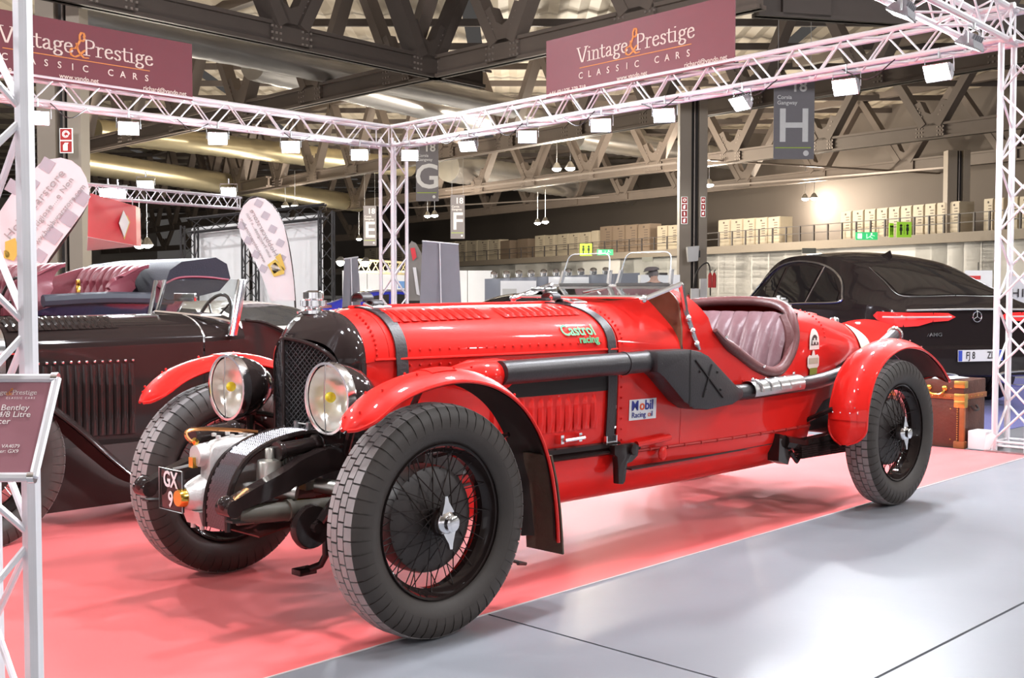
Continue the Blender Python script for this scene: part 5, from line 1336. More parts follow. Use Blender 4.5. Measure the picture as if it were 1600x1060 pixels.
def modern_wheel(parent, x, y, R, wd, name='wheel'):
    sg = 1 if y > 0 else -1
    o = obj(name, MB().lathe([(R*.30,-wd*.3),(R*.68,-wd*.45),(R*.72,-wd*.5),(R*.72,wd*.5),(R*.62,wd*.3),(R*.60,wd*.1),(R*.1,wd*.2),(0,wd*.25)], (0,0,0), (0,sg,0), 28).mesh('wheel_rim', STEEL), parent, (x, y, R))
    MB().lathe([(R*.70,-wd*.45),(R*.9,-wd*.55),(R*.98,-wd*.45),(R,0),(R*.98,wd*.45),(R*.9,wd*.55),(R*.70,wd*.45)], (0,0,0), (0,sg,0), 36, close=True).build('tyre', RUB, o); return o
# ---- black coupe-roofed off-roader at the right
suv = empty('coupe_suv', (4.88,12.15,0), math.radians(106), 'glossy black coupe-roofed SUV seen from behind with red tail lamps', 'car')
TS = dict(belt=[(0,1.03),(.3,1.09),(1,1.12),(2.5,1.08),(3.4,1.03),(4.2,.98),(4.9,.75)], roof=[(0,1.06),(.2,1.13),(.6,1.34),(1.2,1.575),(1.8,1.695),(2.4,1.735),(2.9,1.68),(3.3,1.42),(3.65,1.10),(4.4,1.0),(4.9,.78)],
          wb=[(0,.88),(.15,.95),(.8,1.0),(3.5,.99),(4.4,.95),(4.9,.75)], wr=[(0,.80),(.3,.70),(.8,.62),(1.4,.62),(2.6,.66),(3.4,.74),(4.9,.6)], zl=[(0,.38),(.3,.33),(4.6,.30),(4.9,.34)])
SS = loft_fn(TS); BLKS = mat('suv_black_paint', (.022,.016,.016), .07, spec=.4)
loft_body('body', SS, lin(0, 4.9, 60), BLKS, suv)
GLS = mat('privacy_glass', (.010,.009,.010), .03, coat=.5)
for sd in (1, -1):
    surf_patch('side_window', SS, [(2.62,1.04),(3.42,1.04),(3.36,1.14),(3.14,1.50),(2.9,1.72),(2.66,1.78)], GLS, suv, sd)
    surf_patch('side_window', SS, [(1.80,1.04),(2.54,1.04),(2.58,1.78),(2.2,1.80),(1.85,1.74)], GLS, suv, sd)
    surf_patch('side_window', SS, [(1.12,1.05),(1.72,1.04),(1.76,1.72),(1.5,1.62),(1.2,1.30)], GLS, suv, sd)
    surf_line('window_chrome', SS, [(3.5,1.0),(2.6,1.0),(1.8,1.0),(1.2,1.0),(1.02,1.06),(1.08,1.22),(1.35,1.62),(1.8,1.82),(2.4,1.88),(2.8,1.84),(3.05,1.72),(3.28,1.42),(3.5,1.06)], .013, CHR, suv, sd, .01)
    surf_line('window_pillar', SS, [(1.77,1.0),(1.80,1.8)], .010, CHR, suv, sd, .006)
    for x0 in (2.58, 1.45): surf_line('door_seam', SS, [(x0,.25),(x0+.03,.6),(x0+.02,1.0)], .004, MATS['matt_black'], suv, sd, .002)
    surf_line('sill_trim', SS, [(.9,.12),(2,.10),(3.9,.12)], .02, CHR, suv, sd, .004)
    MB().hexa([(3.28,sd*1.0,1.02),(3.42,sd*1.0,1.02),(3.42,sd*1.2,1.04),(3.30,sd*1.2,1.04),(3.28,sd*1.02,1.14),(3.42,sd*1.02,1.14),(3.42,sd*1.2,1.16),(3.30,sd*1.2,1.16)]).build('door_mirror', CHR if sd > 0 else BLKS, suv, bevel=.02)
surf_patch('rear_window', SS, [(.42,2.03),(1.12,2.10),(1.20,2.6),(1.20,3.0),(.36,3.0),(.36,2.4)], mat('rear_glass', (.018,.014,.013), .06, coat=.4), suv, 1); surf_patch('rear_window', SS, [(.42,2.03),(1.12,2.10),(1.20,2.6),(1.20,3.0),(.36,3.0),(.36,2.4)], MATS['rear_glass'], suv, -1)
for sd in (1, -1): surf_line('rear_window_seam', SS, [(1.14,2.12),(.75,2.03),(.40,2.03),(.34,2.4),(.34,3.0)], .004, STEEL, suv, sd, .007)
TLR = mat('tail_lamp_red', (.62,.02,.02), .10, coat=1, emit=.6, ecol=(.8,.02,.02)); TLW = mat('tail_lamp_strip', (.8,.6,.58), .15)
for sd in (1, -1):
    MB().grid([[(x,sd*y,za),(x-.012,sd*y,(za+zb)/2),(x,sd*y,zb)] for x,y,za,zb in ((-.03,.28,.987,.983),(-.03,.36,1.025,.945),(-.03,.55,1.03,.935),(-.03,.72,1.03,.893),(-.005,.86,1.033,.885),(.05,.965,1.035,.885),(.15,1.005,1.038,.925),(.26,1.02,1.04,.955),(.33,1.02,1.0,.996))]).build('tail_lamp', TLR, suv, solid=.02)
    MB().tube([(-.05,sd*.34,.985),(-.05,sd*.7,.985),(.02,sd*.955,.985),(.15,sd*1.025,.985)], .010, 6).build('lamp_strip', TLW, suv)
    MB().beam((-.03,sd*.55,.905),(-.03,sd*.545,1.04),.006,.01,(1,0,0)).build('lamp_seam', BLKS, suv)
    MB().tube(spline([(-.05,sd*.25,.36),(-.06,sd*.42,.40),(-.06,sd*.80,.40),(-.03,sd*.90,.34),(-.05,sd*.80,.26),(-.05,sd*.4,.26)], 4, closed=True), .014, 6, closed=True).build('exhaust_trim', CHR, suv)
    MB().hexa([(-.03,sd*.62,.55),(-.03,sd*.92,.58),(0,sd*.92,.58),(0,sd*.62,.55),(-.03,sd*.60,.57),(-.03,sd*.94,.61),(0,sd*.94,.61),(0,sd*.60,.57)]).build('reflector', TLR, suv, smooth=False)
MB().tube([(-.02,-.86,1.055),(-.03,0,1.065),(-.02,.86,1.055)], .012, 6).build('boot_chrome', CHR, suv)
mb = MB(); mb.hexa([(-.05,-.9,.36),(-.05,.9,.36),(.12,.97,.33),(.12,-.97,.33),(-.06,-.86,.66),(-.06,.86,.66),(.10,.96,.72),(.10,-.96,.72)]); mb.build('rear_bumper', BLKS, suv, bevel=.03)
pl = MB().box((-.085,-.27,.52),(-.07,.27,.64)).build('rear_plate', WHITE, suv)
for sd in (1, -1): MB().box((-.088,sd*.25-.022,.525),(-.084,sd*.25+.022,.635)).build('blue_band', mat('plate_blue', (.04,.08,.5), .5), pl, smooth=False)
text('plate_text', 'FJ 8       ZD', .105, BLKM, pl, loc=(-.088,0,.58), ux=(0,-1,0), uy=(0,0,1), bold=.01, sx=.72)
text('badge_text', 'AMG', .052, CHR, suv, loc=(-.012,.50,.80), ux=(0,-1,0), uy=(0,0,1), bold=.02, sx=1.4, extrude=.004)
for k in range(2): MB().beam((-.012,.57+.035*k,.78),(-.012,.55+.035*k,.815),.004,.012,(1,0,0)).build('badge_bar', CHR, suv)
mb = MB(); mb.tube([(-.02,.055*math.cos(a),.985+.055*math.sin(a)) for a in lin(0, 2*PI-.3, 19)], .006, 6, closed=True)
for k in range(3): a = PI/2+k*2*PI/3; mb.tube([(-.02,0,.985),(-.02,.055*math.cos(a),.985+.055*math.sin(a))], .004, 5)
mb.build('boot_emblem', CHR, suv)
MB().hexa([(1.55,-.04,1.64),(1.75,-.04,1.66),(1.75,.04,1.66),(1.55,.04,1.64),(1.55,-.005,1.73),(1.62,-.02,1.70),(1.62,.02,1.70),(1.55,.005,1.73)]).build('roof_aerial', BLKS, suv)
for x in (.95, 3.9):
    for y in (.88, -.88): modern_wheel(suv, x, y, .37, .26)
# ---- black vintage tourer parked alongside
tr = empty('vintage_tourer', W(0,-2.6,0), YAW, 'black vintage open tourer with louvred bonnet parked beside the red racing car', 'car')
WT2 = [(-.42,.25),(-.2,.29),(.3,.36),(.8,.43),(1.05,.50),(1.5,.58),(2.4,.60),(3.2,.52),(3.6,.35)]
def sec2(u, zt, zb, zl, nn=2.3):
    wd = smooth_interp(WT2, u); p = 2/nn; out = [(wd*math.sin(PI/2*i/12)**p, zb+(zt-zb)*max(0, math.cos(PI/2*i/12))**p) for i in range(13)]
    return out+[(wd*(1-.03*k/6), zb+(zl-zb)*k/6) for k in range(1, 7)]
ZT2 = [(-.42,1.115),(.3,1.125),(.8,1.13),(1.0,1.13)]
def shell2(name, us, m, i0, i1, zl=.40):
    mb = MB(TC)
    for sg in (1, -1): mb.grid([[(u, sg*v, z) for v, z in sec2(u, smooth_interp(ZT2, u), interp([(-.42,.93),(.8,.96),(1.1,.98)], u), zl)[i0:i1+1]] for u in us])
    return mb.build(name, m, tr, ang=50, solid=.004)
bon2 = shell2('bonnet', lin(-.30, .78, 14), BLK, 0, 18)
shell2('radiator_surround', lin(-.42, -.305, 4), CHR, 0, 18)
shell2('scuttle', lin(.79, 1.02, 6), BLK, 0, 18)
MB(TC).tube([(.785, v, z+.003) for v, z in [(-a, b) for a, b in sec2(.785,1.13,.96,.4)[12::-1]]+sec2(.785,1.13,.96,.4)[1:13]], .006, 5).build('bonnet_seam', CHR, tr)
L2 = louvre_mesh(.40, .040, .014, BLK); L3 = louvre_mesh(.16, .036, .012, BLK)
for u in lin(-.19, .36, 13): put(L2, 'louvre', bon2, TC(u, smooth_interp(WT2, u)-.002, .66), (1,0,0), (0,0,1)); rivets('louvre_studs', [(u, smooth_interp(WT2, u)+.012, .875)], .008, CHR, bon2)
for u in lin(-.26, .30, 15):
    S_ = sec2(u, 1.12, .94, .4); (v0, z0), (v1, z1) = S_[4], S_[7]; c_ = S_[5]; put(L3, 'louvre', bon2, TC(u, c_[0], c_[1]+.002), (1,0,0), (0, v1-v0, z0-z1)); put(L3, 'louvre', bon2, TC(u, -c_[0], c_[1]+.002), (1,0,0), (0, v1-v0, -(z0-z1)))
MB(TC).grid([[(-.27, smooth_interp(WT2, -.25)+.008, z) for z in (.93,.75,.5)], [(-.22, smooth_interp(WT2, -.22)+.008, z) for z in (.93,.75,.5)]]).build('bonnet_strap', STRAP, tr, solid=.006)
mb = MB(TC); mb.box((-.30,.282,.928),(-.18,.312,.937)); mb.build('strap_clip', CHR, tr)
mb = MB(TC); P = []       # tub with cut-down door
for u in lin(1.02, 3.5, 30):
    wd = smooth_interp(WT2, u); zt = interp([(1.02,1.09),(1.15,1.07),(1.3,1.0),(1.5,.90),(1.7,.86),(2.1,.86),(2.4,.95),(2.6,1.05),(3.0,1.04),(3.5,.8)], u); P.append([(u, wd-.03*(1-t), zt+(.34-zt)*t) for t in lin(0, 1, 7)])
mb.grid(P); mb.grid([[(a, -b, c) for a, b, c in r] for r in P]); mb.grid([[(2.6+.9*s, v, 1.05-.25*s*s) for v in lin(-.57*(1-.4*s), .57*(1-.4*s), 6)] for s in lin(0, 1, 6)]); mb.build('body_tub', BLK, tr, ang=50, solid=.006)
MB(TC).tube(spline([(1.02,.50,1.09),(1.15,.52,1.07),(1.3,.55,1.0),(1.5,.575,.90),(1.7,.59,.86),(2.1,.60,.86),(2.4,.60,.95),(2.6,.58,1.05)], 4), .010, 6).build('cockpit_piping', BLK, tr)
for v0 in (.28, -.28):
    mb = MB(TC); P = []
    for t in lin(0, 1, 8): P.append([(1.95+.25*t+.02*math.sin(k*1.2)*0-.03*abs(math.sin(k*PI/4)), v0+(k-16)/16*.25, .5+.56*t) for k in range(33)])
    mb.grid(P); mb.build('seat_back', mat('grey_leather', (.20,.21,.26), .45, bump=.1), tr, solid=.05)
mb = MB(TC); mb.box((1.2,-.5,.40),(2.6,.5,.48)); mb.build('cockpit_floor', MATS['dark_trim'], tr)
# veed windscreen
V0, V1, V2 = (.95,.50), (.73,.0), (.95,-.50)
wsf2 = MB(TC)
for (a, b), q in ((V0, .0), (V1, 0), (V2, 0)): wsf2.tube([(a-.03, b, 1.07 if b == 0 else 1.0), (a+.045, b, 1.33)], .020 if b else .012, 8)
for p_, q_ in ((V1, V0), (V1, V2)): wsf2.tube(spline([(p_[0]-.02, p_[1], 1.135), (p_[0]*.5+q_[0]*.5-.02, (p_[1]+q_[1])/2, 1.115), (q_[0]-.03, q_[1]*.96, 1.08), (q_[0]-.01, q_[1], 1.03)], 4), .013, 6)
wso = wsf2.build('windscreen_frame', CHR, tr)
for p_, q_ in ((V1, V0), (V1, V2)): MB(TC).add([(p_[0]-.02, p_[1], 1.135), (q_[0]-.02, q_[1], 1.06), (q_[0]+.045, q_[1], 1.33), (p_[0]+.045, p_[1], 1.33)], [(0,1,2,3)]).build('windscreen_glass', GLASS, wso, solid=.004)
MB(TC).hexa([(.90,.485,1.0),(.955,.485,1.0),(.955,.515,1.0),(.90,.515,1.0),(.975,.485,1.335),(1.03,.485,1.335),(1.03,.515,1.335),(.975,.515,1.335)]).build('screen_blade', CHR, wso, bevel=.006)
mb = MB(TC); mb.tube([(1.25+.07*math.sin(a), -.24+.19*math.cos(a), 1.06+.18*math.sin(a)) for a in lin(0, 2*PI-.27, 22)], .012, 6, closed=True); mb.tube([(1.0,-.24,1.0),(1.25,-.24,1.06)], .016, 6)
for k in range(4): a = PI/4+k*PI/2; mb.tube([(1.25,-.24,1.06),(1.25+.07*math.sin(a),-.24+.19*math.cos(a),1.06+.18*math.sin(a))], .007, 5)
mb.build('steering_wheel', BLKM, tr)
mb = MB(TC); mb.box((.90,-.12,1.20),(.92,.12,1.25)); mb.tube([(.86,.0,1.13),(.90,0,1.2)], .006, 6); mb.build('rear_view_mirror', CHR, tr, bevel=.004)
for sg in (1, -1):
    fo, FP = fender('front_fender', [(-1.15,.45),(-1.05,.70),(-.80,.86),(-.52,.86),(-.30,.74),(-.12,.60),(.08,.41),(.26,.27),(.5,.215),(.8,.21)], sg*.63, .13, tr, m=BLK, taper=(.1, 0), crown=.05)
    MB(TC).box((.7,.50 if sg > 0 else -.76,.185),(2.5,.76 if sg > 0 else -.50,.215)).build('running_board', BLK, fo)
    fo, FP = fender('rear_fender', [(2.35,.22),(2.5,.5),(2.75,.78),(3.05,.88),(3.35,.80),(3.6,.55),(3.68,.35)], sg*.66, .13, tr, m=BLK, crown=.05)
    MB(TC).lathe([(.13,0),(.14,.03),(.12,.10),(.05,.18),(0,.19)], (-.62, sg*.30, .86), (1,0,0), 22).build('headlamp', CHR, tr)
    for u in (-.62, 3.05): wheel(tr, u, sg*.66, .42, sg < 0, WM)
mb = MB(TC)
for k in range(12): mb.box((-.40,-.2+.036*k-.004,.5),(-.385,-.2+.036*k+.004,1.0))
mb.build('radiator_slats', BLKM, tr)
mb = MB(TC); mb.box((-.38,-.2,.45),(-.36,.2,1.02)); mb.box((-.6,-.33,.36),(3.3,-.27,.46)); mb.box((-.6,.27,.36),(3.3,.33,.46)); mb.tube([(-.62,-.6,.42),(-.62,.6,.42)], .03, 8); mb.tube([(3.05,-.6,.42),(3.05,.6,.42)], .03, 8); mb.build('chassis', BLKM, tr)
MB(TC).grid([[(u, .445, .42), (u, .47, .09)] for u in (-.35, .7, 2.6)]).build('shade_sheet', BLKM, tr, solid=.01)  # dark sheet standing for the shade beneath the tourer
# ---- dark blue phaeton with buttoned burgundy seats and folded hood
ph = empty('vintage_phaeton', W(0,-4.95,0), YAW, 'dark blue vintage phaeton with folded hood and buttoned burgundy seats', 'car')
NB = mat('midnight_blue_paint', (.010,.011,.035), .12, coat=1); TUF = mat('buttoned_burgundy', (.28,.075,.10), .42, col2=(.19,.045,.06), nscale=4, bump=.1); HOOD = mat('hood_cloth', (.014,.012,.026), .75, bump=.3, bscale=120)
mb = MB(TC); P = []
for u in lin(-.2, 1.92, 22):
    wd = interp([(-.2,.5),(.4,.66),(1.7,.68),(1.92,.62)], u); zt = interp([(-.2,1.02),(.5,1.06),(1.0,1.20),(1.3,1.16),(1.75,1.22),(2.28,1.24)], u); P.append([(u-max(0, u-1.2)*.6*(1-(1-t)**1.5), wd*(1-.05*t*t), zt+(.35-zt)*t) for t in lin(0, 1, 6)])
mb.grid(P); mb.grid([[(a, -b, c) for a, b, c in r] for r in P]); mb.grid([P[-1], [(a, -b, c) for a, b, c in P[-1]]]); mb.build('body_tub', NB, ph, solid=.01, ang=50)
MB(TC).tube([(-.1,.575,.98),(.7,.685,1.0),(1.9,.70,1.0)], .018, 6).build('cream_coachline', CREAM, ph)
def tufted(u0, z0, z1, lean, halfw, name='buttoned_seat'):
    mb = MB(TC); P = []
    for i in range(31):
        t = i/30; row = []
        for j in range(73):
            v = -halfw+2*halfw*j/72; col = v/.115; rowz = t*3.2
            d_ = abs(math.sin(PI*(col+rowz*.5)))*abs(math.sin(PI*(col-rowz*.5))) if t < .55 else abs(math.sin(PI*col+ (PI/2 if False else 0)))**.8*.9
            edge = max(0, (abs(v)/halfw-.8)/.2); roll = math.sin(min(1, t)*PI*.5)
            row.append((u0+lean*t-.06*d_**.6-.10*math.sin(PI*min(1, t*.9))-.25*edge**2, v, z0+(z1-z0)*roll-.10*edge**2*t))
        P.append(row)
    mb.grid(P); return mb.build(name, TUF, ph, solid=.03)
tufted(1.55, .9, 1.47, .20, .56); tufted(.92, .85, 1.47, .16, .56)
mb = MB(TC); P = []
for s in lin(-1, 1, 16):
    v = s*.76; e = 1.0; P.append([(1.62,v,1.22),(1.70,v,1.42),(1.80,v,1.485),(2.10,v,1.525),(2.20,v,1.475),(2.23,v,1.36),(2.13,v,1.26),(1.9,v,1.21),(1.68,v,1.19)])
mb.grid(P, closed_u=True)
for r in (P[0], P[-1]): mb.add(r, [tuple(range(9))])
mb.build('folded_hood', HOOD, ph, ang=45)
MB(TC).tube(spline([(1.66,.765,1.32),(1.78,.77,1.365),(2.0,.77,1.37),(2.21,.765,1.35)], 4), .008, 6).build('hood_piping', mat('piping_red', (.3,.06,.1), .5), ph)
MB(TC).tube(spline([(1.75,.70,1.20),(1.2,.70,1.21),(.75,.68,1.19)], 4), .045, 8).build('padded_rail', mat('slate_leather', (.05,.055,.075), .5), ph)
mb = MB(TC); mb.tube([(.30,.60,1.0),(.33,.60,1.36)], .018, 6); mb.tube([(.30,-.60,1.0),(.33,-.60,1.36)], .018, 6); mb.tube([(.33,-.6,1.36),(.33,.6,1.36)], .012, 6); mb.build('screen_posts', BLKM, ph)
mb = MB(TC); mb.tube([(.72+.05*math.sin(a),.2+.19*math.cos(a),1.18+.18*math.sin(a)) for a in lin(0, 2*PI-.27, 22)], .012, 6, closed=True); mb.tube([(.4,.2,1.05),(.72,.2,1.18)], .015, 6); mb.build('steering_wheel', BLKM, ph)
mb = MB(TC); mb.lathe([(.016,0),(.018,.04),(.012,.05),(.018,.065),(.015,.09),(0,.10)], (1.02,.66,1.25), (0,0,1), 12); mb.build('brass_lamp', BRASS, ph)
mb = MB(TC); mb.box((-1.3,-.30,.45),(-.2,.30,1.02)); mb.build('bonnet', NB, ph, bevel=.05)
for sg in (1, -1):
    for u in (-.9, 1.45): wheel(ph, u, sg*.66, .43, sg < 0, WM)
    fender('fender', [(.92,.40),(1.05,.72),(1.35,.90),(1.62,.80),(1.80,.55)], sg*.70, .11, ph, m=NB)
# ---- beige saloon further back
def saloon(name, loc, rz, label, m, glassm, T, L, wins, screens, wheels=(.75, 3.3), R=.30, bumper=CHR):
    o = empty(name, loc, rz, label, 'car'); S_ = loft_fn(T); loft_body('body', S_, lin(0, L, 44), m, o)
    for sd in (1, -1):
        for w_ in wins: surf_patch('side_window', S_, w_, glassm, o, sd)
        surf_line('window_trim', S_, [(wins[0][0][0]-.1, 1.0), (wins[-1][1][0]+.1, 1.0)], .008, bumper, o, sd, .006)
        for w_ in screens: surf_patch('windscreen', S_, w_, glassm, o, sd)
        for x in wheels: modern_wheel(o, x, sd*(T['wb'][1][1]-.09), R, .2)
    MB().tube([(-.04,-.7,.48),(-.06,0,.48),(-.04,.7,.48)], .04, 8).build('bumper', bumper, o); MB().tube([(L+.03,-.7,.48),(L+.05,0,.48),(L+.03,.7,.48)], .04, 8).build('bumper', bumper, o)
    for sd in (1, -1): MB().lathe([(.09,0),(.10,.02),(.06,.06)], (L-.02,sd*.55,.62), (1,0,0), 16).build('headlamp', CHR, o); MB().box((-.03,sd*.62-.08,.6),(.02,sd*.62+.08,.72)).build('tail_lamp', TLR, o, bevel=.01)
    return o
TSED = dict(belt=[(0,.77),(.6,.82),(2,.84),(3,.83),(4.2,.68)], roof=[(0,.80),(.6,.86),(.9,.97),(1.2,1.11),(1.7,1.15),(2.3,1.13),(2.7,1.0),(3.0,.88),(4.2,.70)], wb=[(0,.72),(.4,.80),(3.4,.80),(4.2,.66)], wr=[(0,.64),(1.2,.55),(2.2,.56),(3.1,.66),(4.2,.55)], zl=[(0,.30),(4.2,.30)])
WINS = [[(1.02,1.08),(1.55,1.06),(1.55,1.86),(1.30,1.80)], [(1.62,1.06),(2.48,1.06),(2.42,1.3),(2.1,1.84),(1.62,1.88)]]
SCR = [[(2.95,2.06),(2.72,2.05),(2.40,2.08),(2.38,3.0),(2.95,3.0)], [(.76,2.06),(1.2,2.1),(1.22,3.0),(.72,3.0)]]
BEI = mat('beige_metallic', (.21,.18,.145), .3, metal=.3, coat=.6); CGL = mat('cabin_glass', (.03,.027,.025), .05)
saloon('saloon_car', (-4.75, 13.9, 0), math.radians(-34), 'beige saloon car parked in front of the white screen', BEI, CGL, TSED, 4.2, WINS, SCR)
TBL = dict(belt=[(0,.85),(.6,.92),(2,.93),(3,.88),(4.2,.68)], roof=[(0,.9),(.5,1.05),(1.0,1.22),(1.6,1.27),(2.2,1.22),(2.8,1.02),(3.1,.9),(4.2,.70)], wb=[(0,.75),(.4,.86),(3.4,.86),(4.2,.66)], wr=[(0,.64),(1.2,.58),(2.2,.6),(3.1,.68),(4.2,.55)], zl=[(0,.28),(4.2,.28)])
BLU = mat('bright_blue_paint', (.02,.03,.42), .15, coat=1)
saloon('sports_coupe', (-3.75, 20.6, 0), math.radians(6), 'bright blue coupe behind the lattice corner post', BLU, CGL, TBL, 4.2, WINS, SCR)
saloon('sports_coupe', (-1.15, 19.0, 0), math.radians(-5), 'black low coupe behind the red bonnet and the grey roll-up', BLK, CGL, dict(TBL, roof=[(x, z-.05) for x, z in TBL['roof']]), 4.2, WINS, SCR)
saloon('small_hatchback', (-8.2, 17.5, 0), math.radians(-20), 'red car half hidden behind the phaeton', RED, CGL, TSED, 4.2, WINS, SCR)
# =================================================================== things between the stands
def plane_frame(px, py, Y): return at(px, py, Y)
# feather flags
FLW = mat('flag_white', (.80,.79,.81), .7, var=.03); FLG = mat('flag_grey', (.50,.48,.53), .7); FLT = mat('flag_text', (.42,.38,.38), .7)
def feather_flag(label, Y, outline, checks, texts, pole, crest=None, bow=.12, base=None):
    pts = [at(x, y, Y) for x, y in outline]; c = at(sum(p[0] for p in outline)/len(outline), sum(p[1] for p in outline)/len(outline), Y)
    root = empty('feather_flag', (pole[-1][0] and at(pole[-1][0], 452, Y).x, Y, 0), 0, label, 'flag'); o0 = root.location
    def P(x, y, dz=0): q = at(x, y, Y+dz); return q-o0
    mb = MB(); n = len(outline); fr = [P(x, y) for x, y in outline]; bk = [P(x, y, .015) for x, y in outline]
    mb.add(fr+bk, [tuple(range(n)), tuple(range(n, 2*n))[::-1]]+[(i, (i+1) % n, n+(i+1) % n, n+i) for i in range(n)]); mb.build('sail', FLW, root, smooth=False)
    for q in checks:
        m_ = MB(); m_.add([P(x, y, -.006) for x, y in q], [tuple(range(len(q)))]); m_.build('check_square', FLG, root, smooth=False, solid=.002)
    for s_, x0, y0, x1, y1, sz, flip in texts:
        a_, b_ = P(x0, y0, -.012), P(x1, y1, -.012); ux = (b_-a_); L = ux.length; ux.normalize(); uy = Vector((-ux.z, 0, ux.x))
        if flip: uy = -uy
        o = text('flag_text', s_, sz/FPX*Y, FLT, root, align='LEFT', loc=a_, ux=ux, uy=uy, extrude=.002)
        wd = max((v.co-a_).dot(ux) for v in o.data.vertices); k = L/max(wd, 1e-3)
        for v in o.data.vertices: d_ = v.co-a_; v.co = a_+ux*d_.dot(ux)*k+uy*d_.dot(uy)+Vector((0,1,0))*d_.y
    pp = [P(x, y, .02) for x, y in pole]; pp[-1] = Vector((pp[-1].x, pp[-1].y, .02)); MB().tube(spline(pp, 4), .012, 6).build('pole', BLKM, root)
    MB().lathe([(.20,0),(.20,.02),(.03,.03)], (pp[-1].x, pp[-1].y, 0), (0,0,1), 16).build('foot', BLKM, root)
    if crest:
        for nm, q, m_ in crest: z = MB(); z.add([P(x, y, -.018) for x, y in q], [tuple(range(len(q)))]); z.build(nm, m_, root, smooth=False, solid=.002)
    return root
def quad_check(cx, cy, a, s=11):
    c_, s_ = math.cos(a), math.sin(a); return [(cx+s*(i*c_-j*s_), cy+s*(i*s_+j*c_)) for i, j in ((-1,-1),(1,-1),(1,1),(-1,1))]
GOLD = mat('crest_gold', (.70,.52,.10), .5); CRW = mat('crest_white', (.78,.75,.62), .6)
o1 = [(52,266),(62,256),(78,249),(95,246.5),(112,251),(126,262),(135,278),(140,298),(138,318),(128,334),(112,356),(95,378),(78,402),(66,424),(50,448),(25,470),(-10,480),(-20,380),(0,330),(20,300)]
cr1 = [('crest_shield', [(8,378),(24,372),(30,392),(22,408),(8,404)], GOLD), ('crest_inner', [(12,382),(21,379),(25,392),(19,402),(11,398)], CRW), ('crest_ring', [(6,392),(14,390),(16,402),(6,404)], GOLD)]
feather_flag('white feather flag with grey checks leaning behind the near lattice post', 11.5, o1,
  [quad_check(73,258,.55,10), quad_check(128,310,.6,10), quad_check(107,341,.6,11), quad_check(83,368,.6,11), quad_check(62,400,.6,9), quad_check(50,288,.55,9), quad_check(20,292,.5,10)],
  [('Hobbycarstore', 10,372,98,268,18,False), ('auto Prestigiose....e Non', 20,400,112,279,12,False), ('www.hobbycarstore.com', 50,388,131,290,12,False)],
  [(140,300),(128,334),(66,424),(40,470),(38,520)], cr1)
o2 = [(372,352),(374,336),(380,322),(390,312),(402,308.5),(414,311),(426,321),(436,336),(444,354),(450,380),(455,410),(459,440),(461,470),(424,470),(416,450),(408,430),(398,408),(388,388),(377,372)]
cr2 = [('crest_shield', [(418,414),(430,405),(444,421),(444,428),(428,433)], GOLD), ('crest_inner', [(422,416),(430,410),(439,422),(428,428)], CRW), ('crest_crown', [(430,402),(438,396),(446,420),(444,424)], GOLD)]
feather_flag('white checked feather flag with gold crest in front of the white screen', 14.5, o2,
  [quad_check(404,318,.5,5.5), quad_check(415,337,.5,5.5), quad_check(426,358,.5,5.5), quad_check(438,380,.5,5.5), quad_check(378,353,.45,5.5), quad_check(388,376,.5,5.5), quad_check(400,398,.5,5.5), quad_check(411,420,.5,5.5), quad_check(442,403,.5,4)],
  [('Hobbycarstore', 432,400,393,328,11,True), ('auto Prestigiose....e Non', 423,402,386,334,7,True), ('www.hobbycarstore.com', 414,410,377,342,7,True)],
  [(372,345),(384,316),(402,308),(430,326),(450,380),(461,470),(464,500)], cr2)
# red hanging sign with a white diamond
RDB = mat('hanging_red', (.72,.05,.065), .45, var=.03); Yr = 15.0
hb = empty('hanging_sign', at(175,350,Yr), 0, 'red hanging box sign with white diamond emblem and white underside', 'sign'); o0 = hb.location.copy()
def HP(x, y, Y=Yr): return at(x, y, Y)-o0
mb = MB(); f4 = [HP(138,301,14.2), HP(212,322,15.6), HP(213.5,384,15.6), HP(137,370,14.2)]; mb.add(f4+[p+Vector((-.1,.5,0)) for p in f4], [(0,1,2,3),(4,7,6,5),(0,4,5,1),(1,5,6,2),(0,3,7,4)]); mb.build('red_face', RDB, hb, smooth=False)
mb = MB(); mb.add([HP(137,370.5,14.2), HP(213.5,384.5,15.6), HP(205,386,17), HP(136,392,16.6)], [(0,1,2,3)]); mb.build('white_underside', WHITE, hb, smooth=False, solid=.02)
mb = MB(); mb.add([HP(193,326,15.22), HP(203.5,347,15.40), HP(194.5,375,15.22), HP(184.5,349,15.05)], [(0,1,2,3)]); mb.build('diamond_border', GOLD, hb, smooth=False, solid=.004)
mb = MB(); mb.add([HP(193.2,329,15.17), HP(202,347.5,15.34), HP(194.5,371,15.17), HP(186,349,15.0)], [(0,1,2,3)]); mb.build('diamond_field', WHITE, hb, smooth=False, solid=.004)
for x in (150, 207): rod('hanger', hb, HP(x,305 if x < 200 else 321,15), HP(x,296 if x < 200 else 308,15), .008, STEEL)
a_, b_ = at(120,286,15.0), at(373,308,17.5)
box_truss('hanging_truss', a_, b_, .17, 'slim white lattice truss above the red hanging sign', 'truss', side=(0,1,0), r=.018, rb=.007)
for k, (px, py) in enumerate(((168,302),(183,303),(227,290),(357,300))):
    c_ = at(px, py, 15.6+(px-140)*.008); floodlight(c_, c_+Vector((.1,-1,-.5)), ORD[k]+' small floodlight along the slim truss from the checked flag', 'floodlights on the slim truss', lit=False)
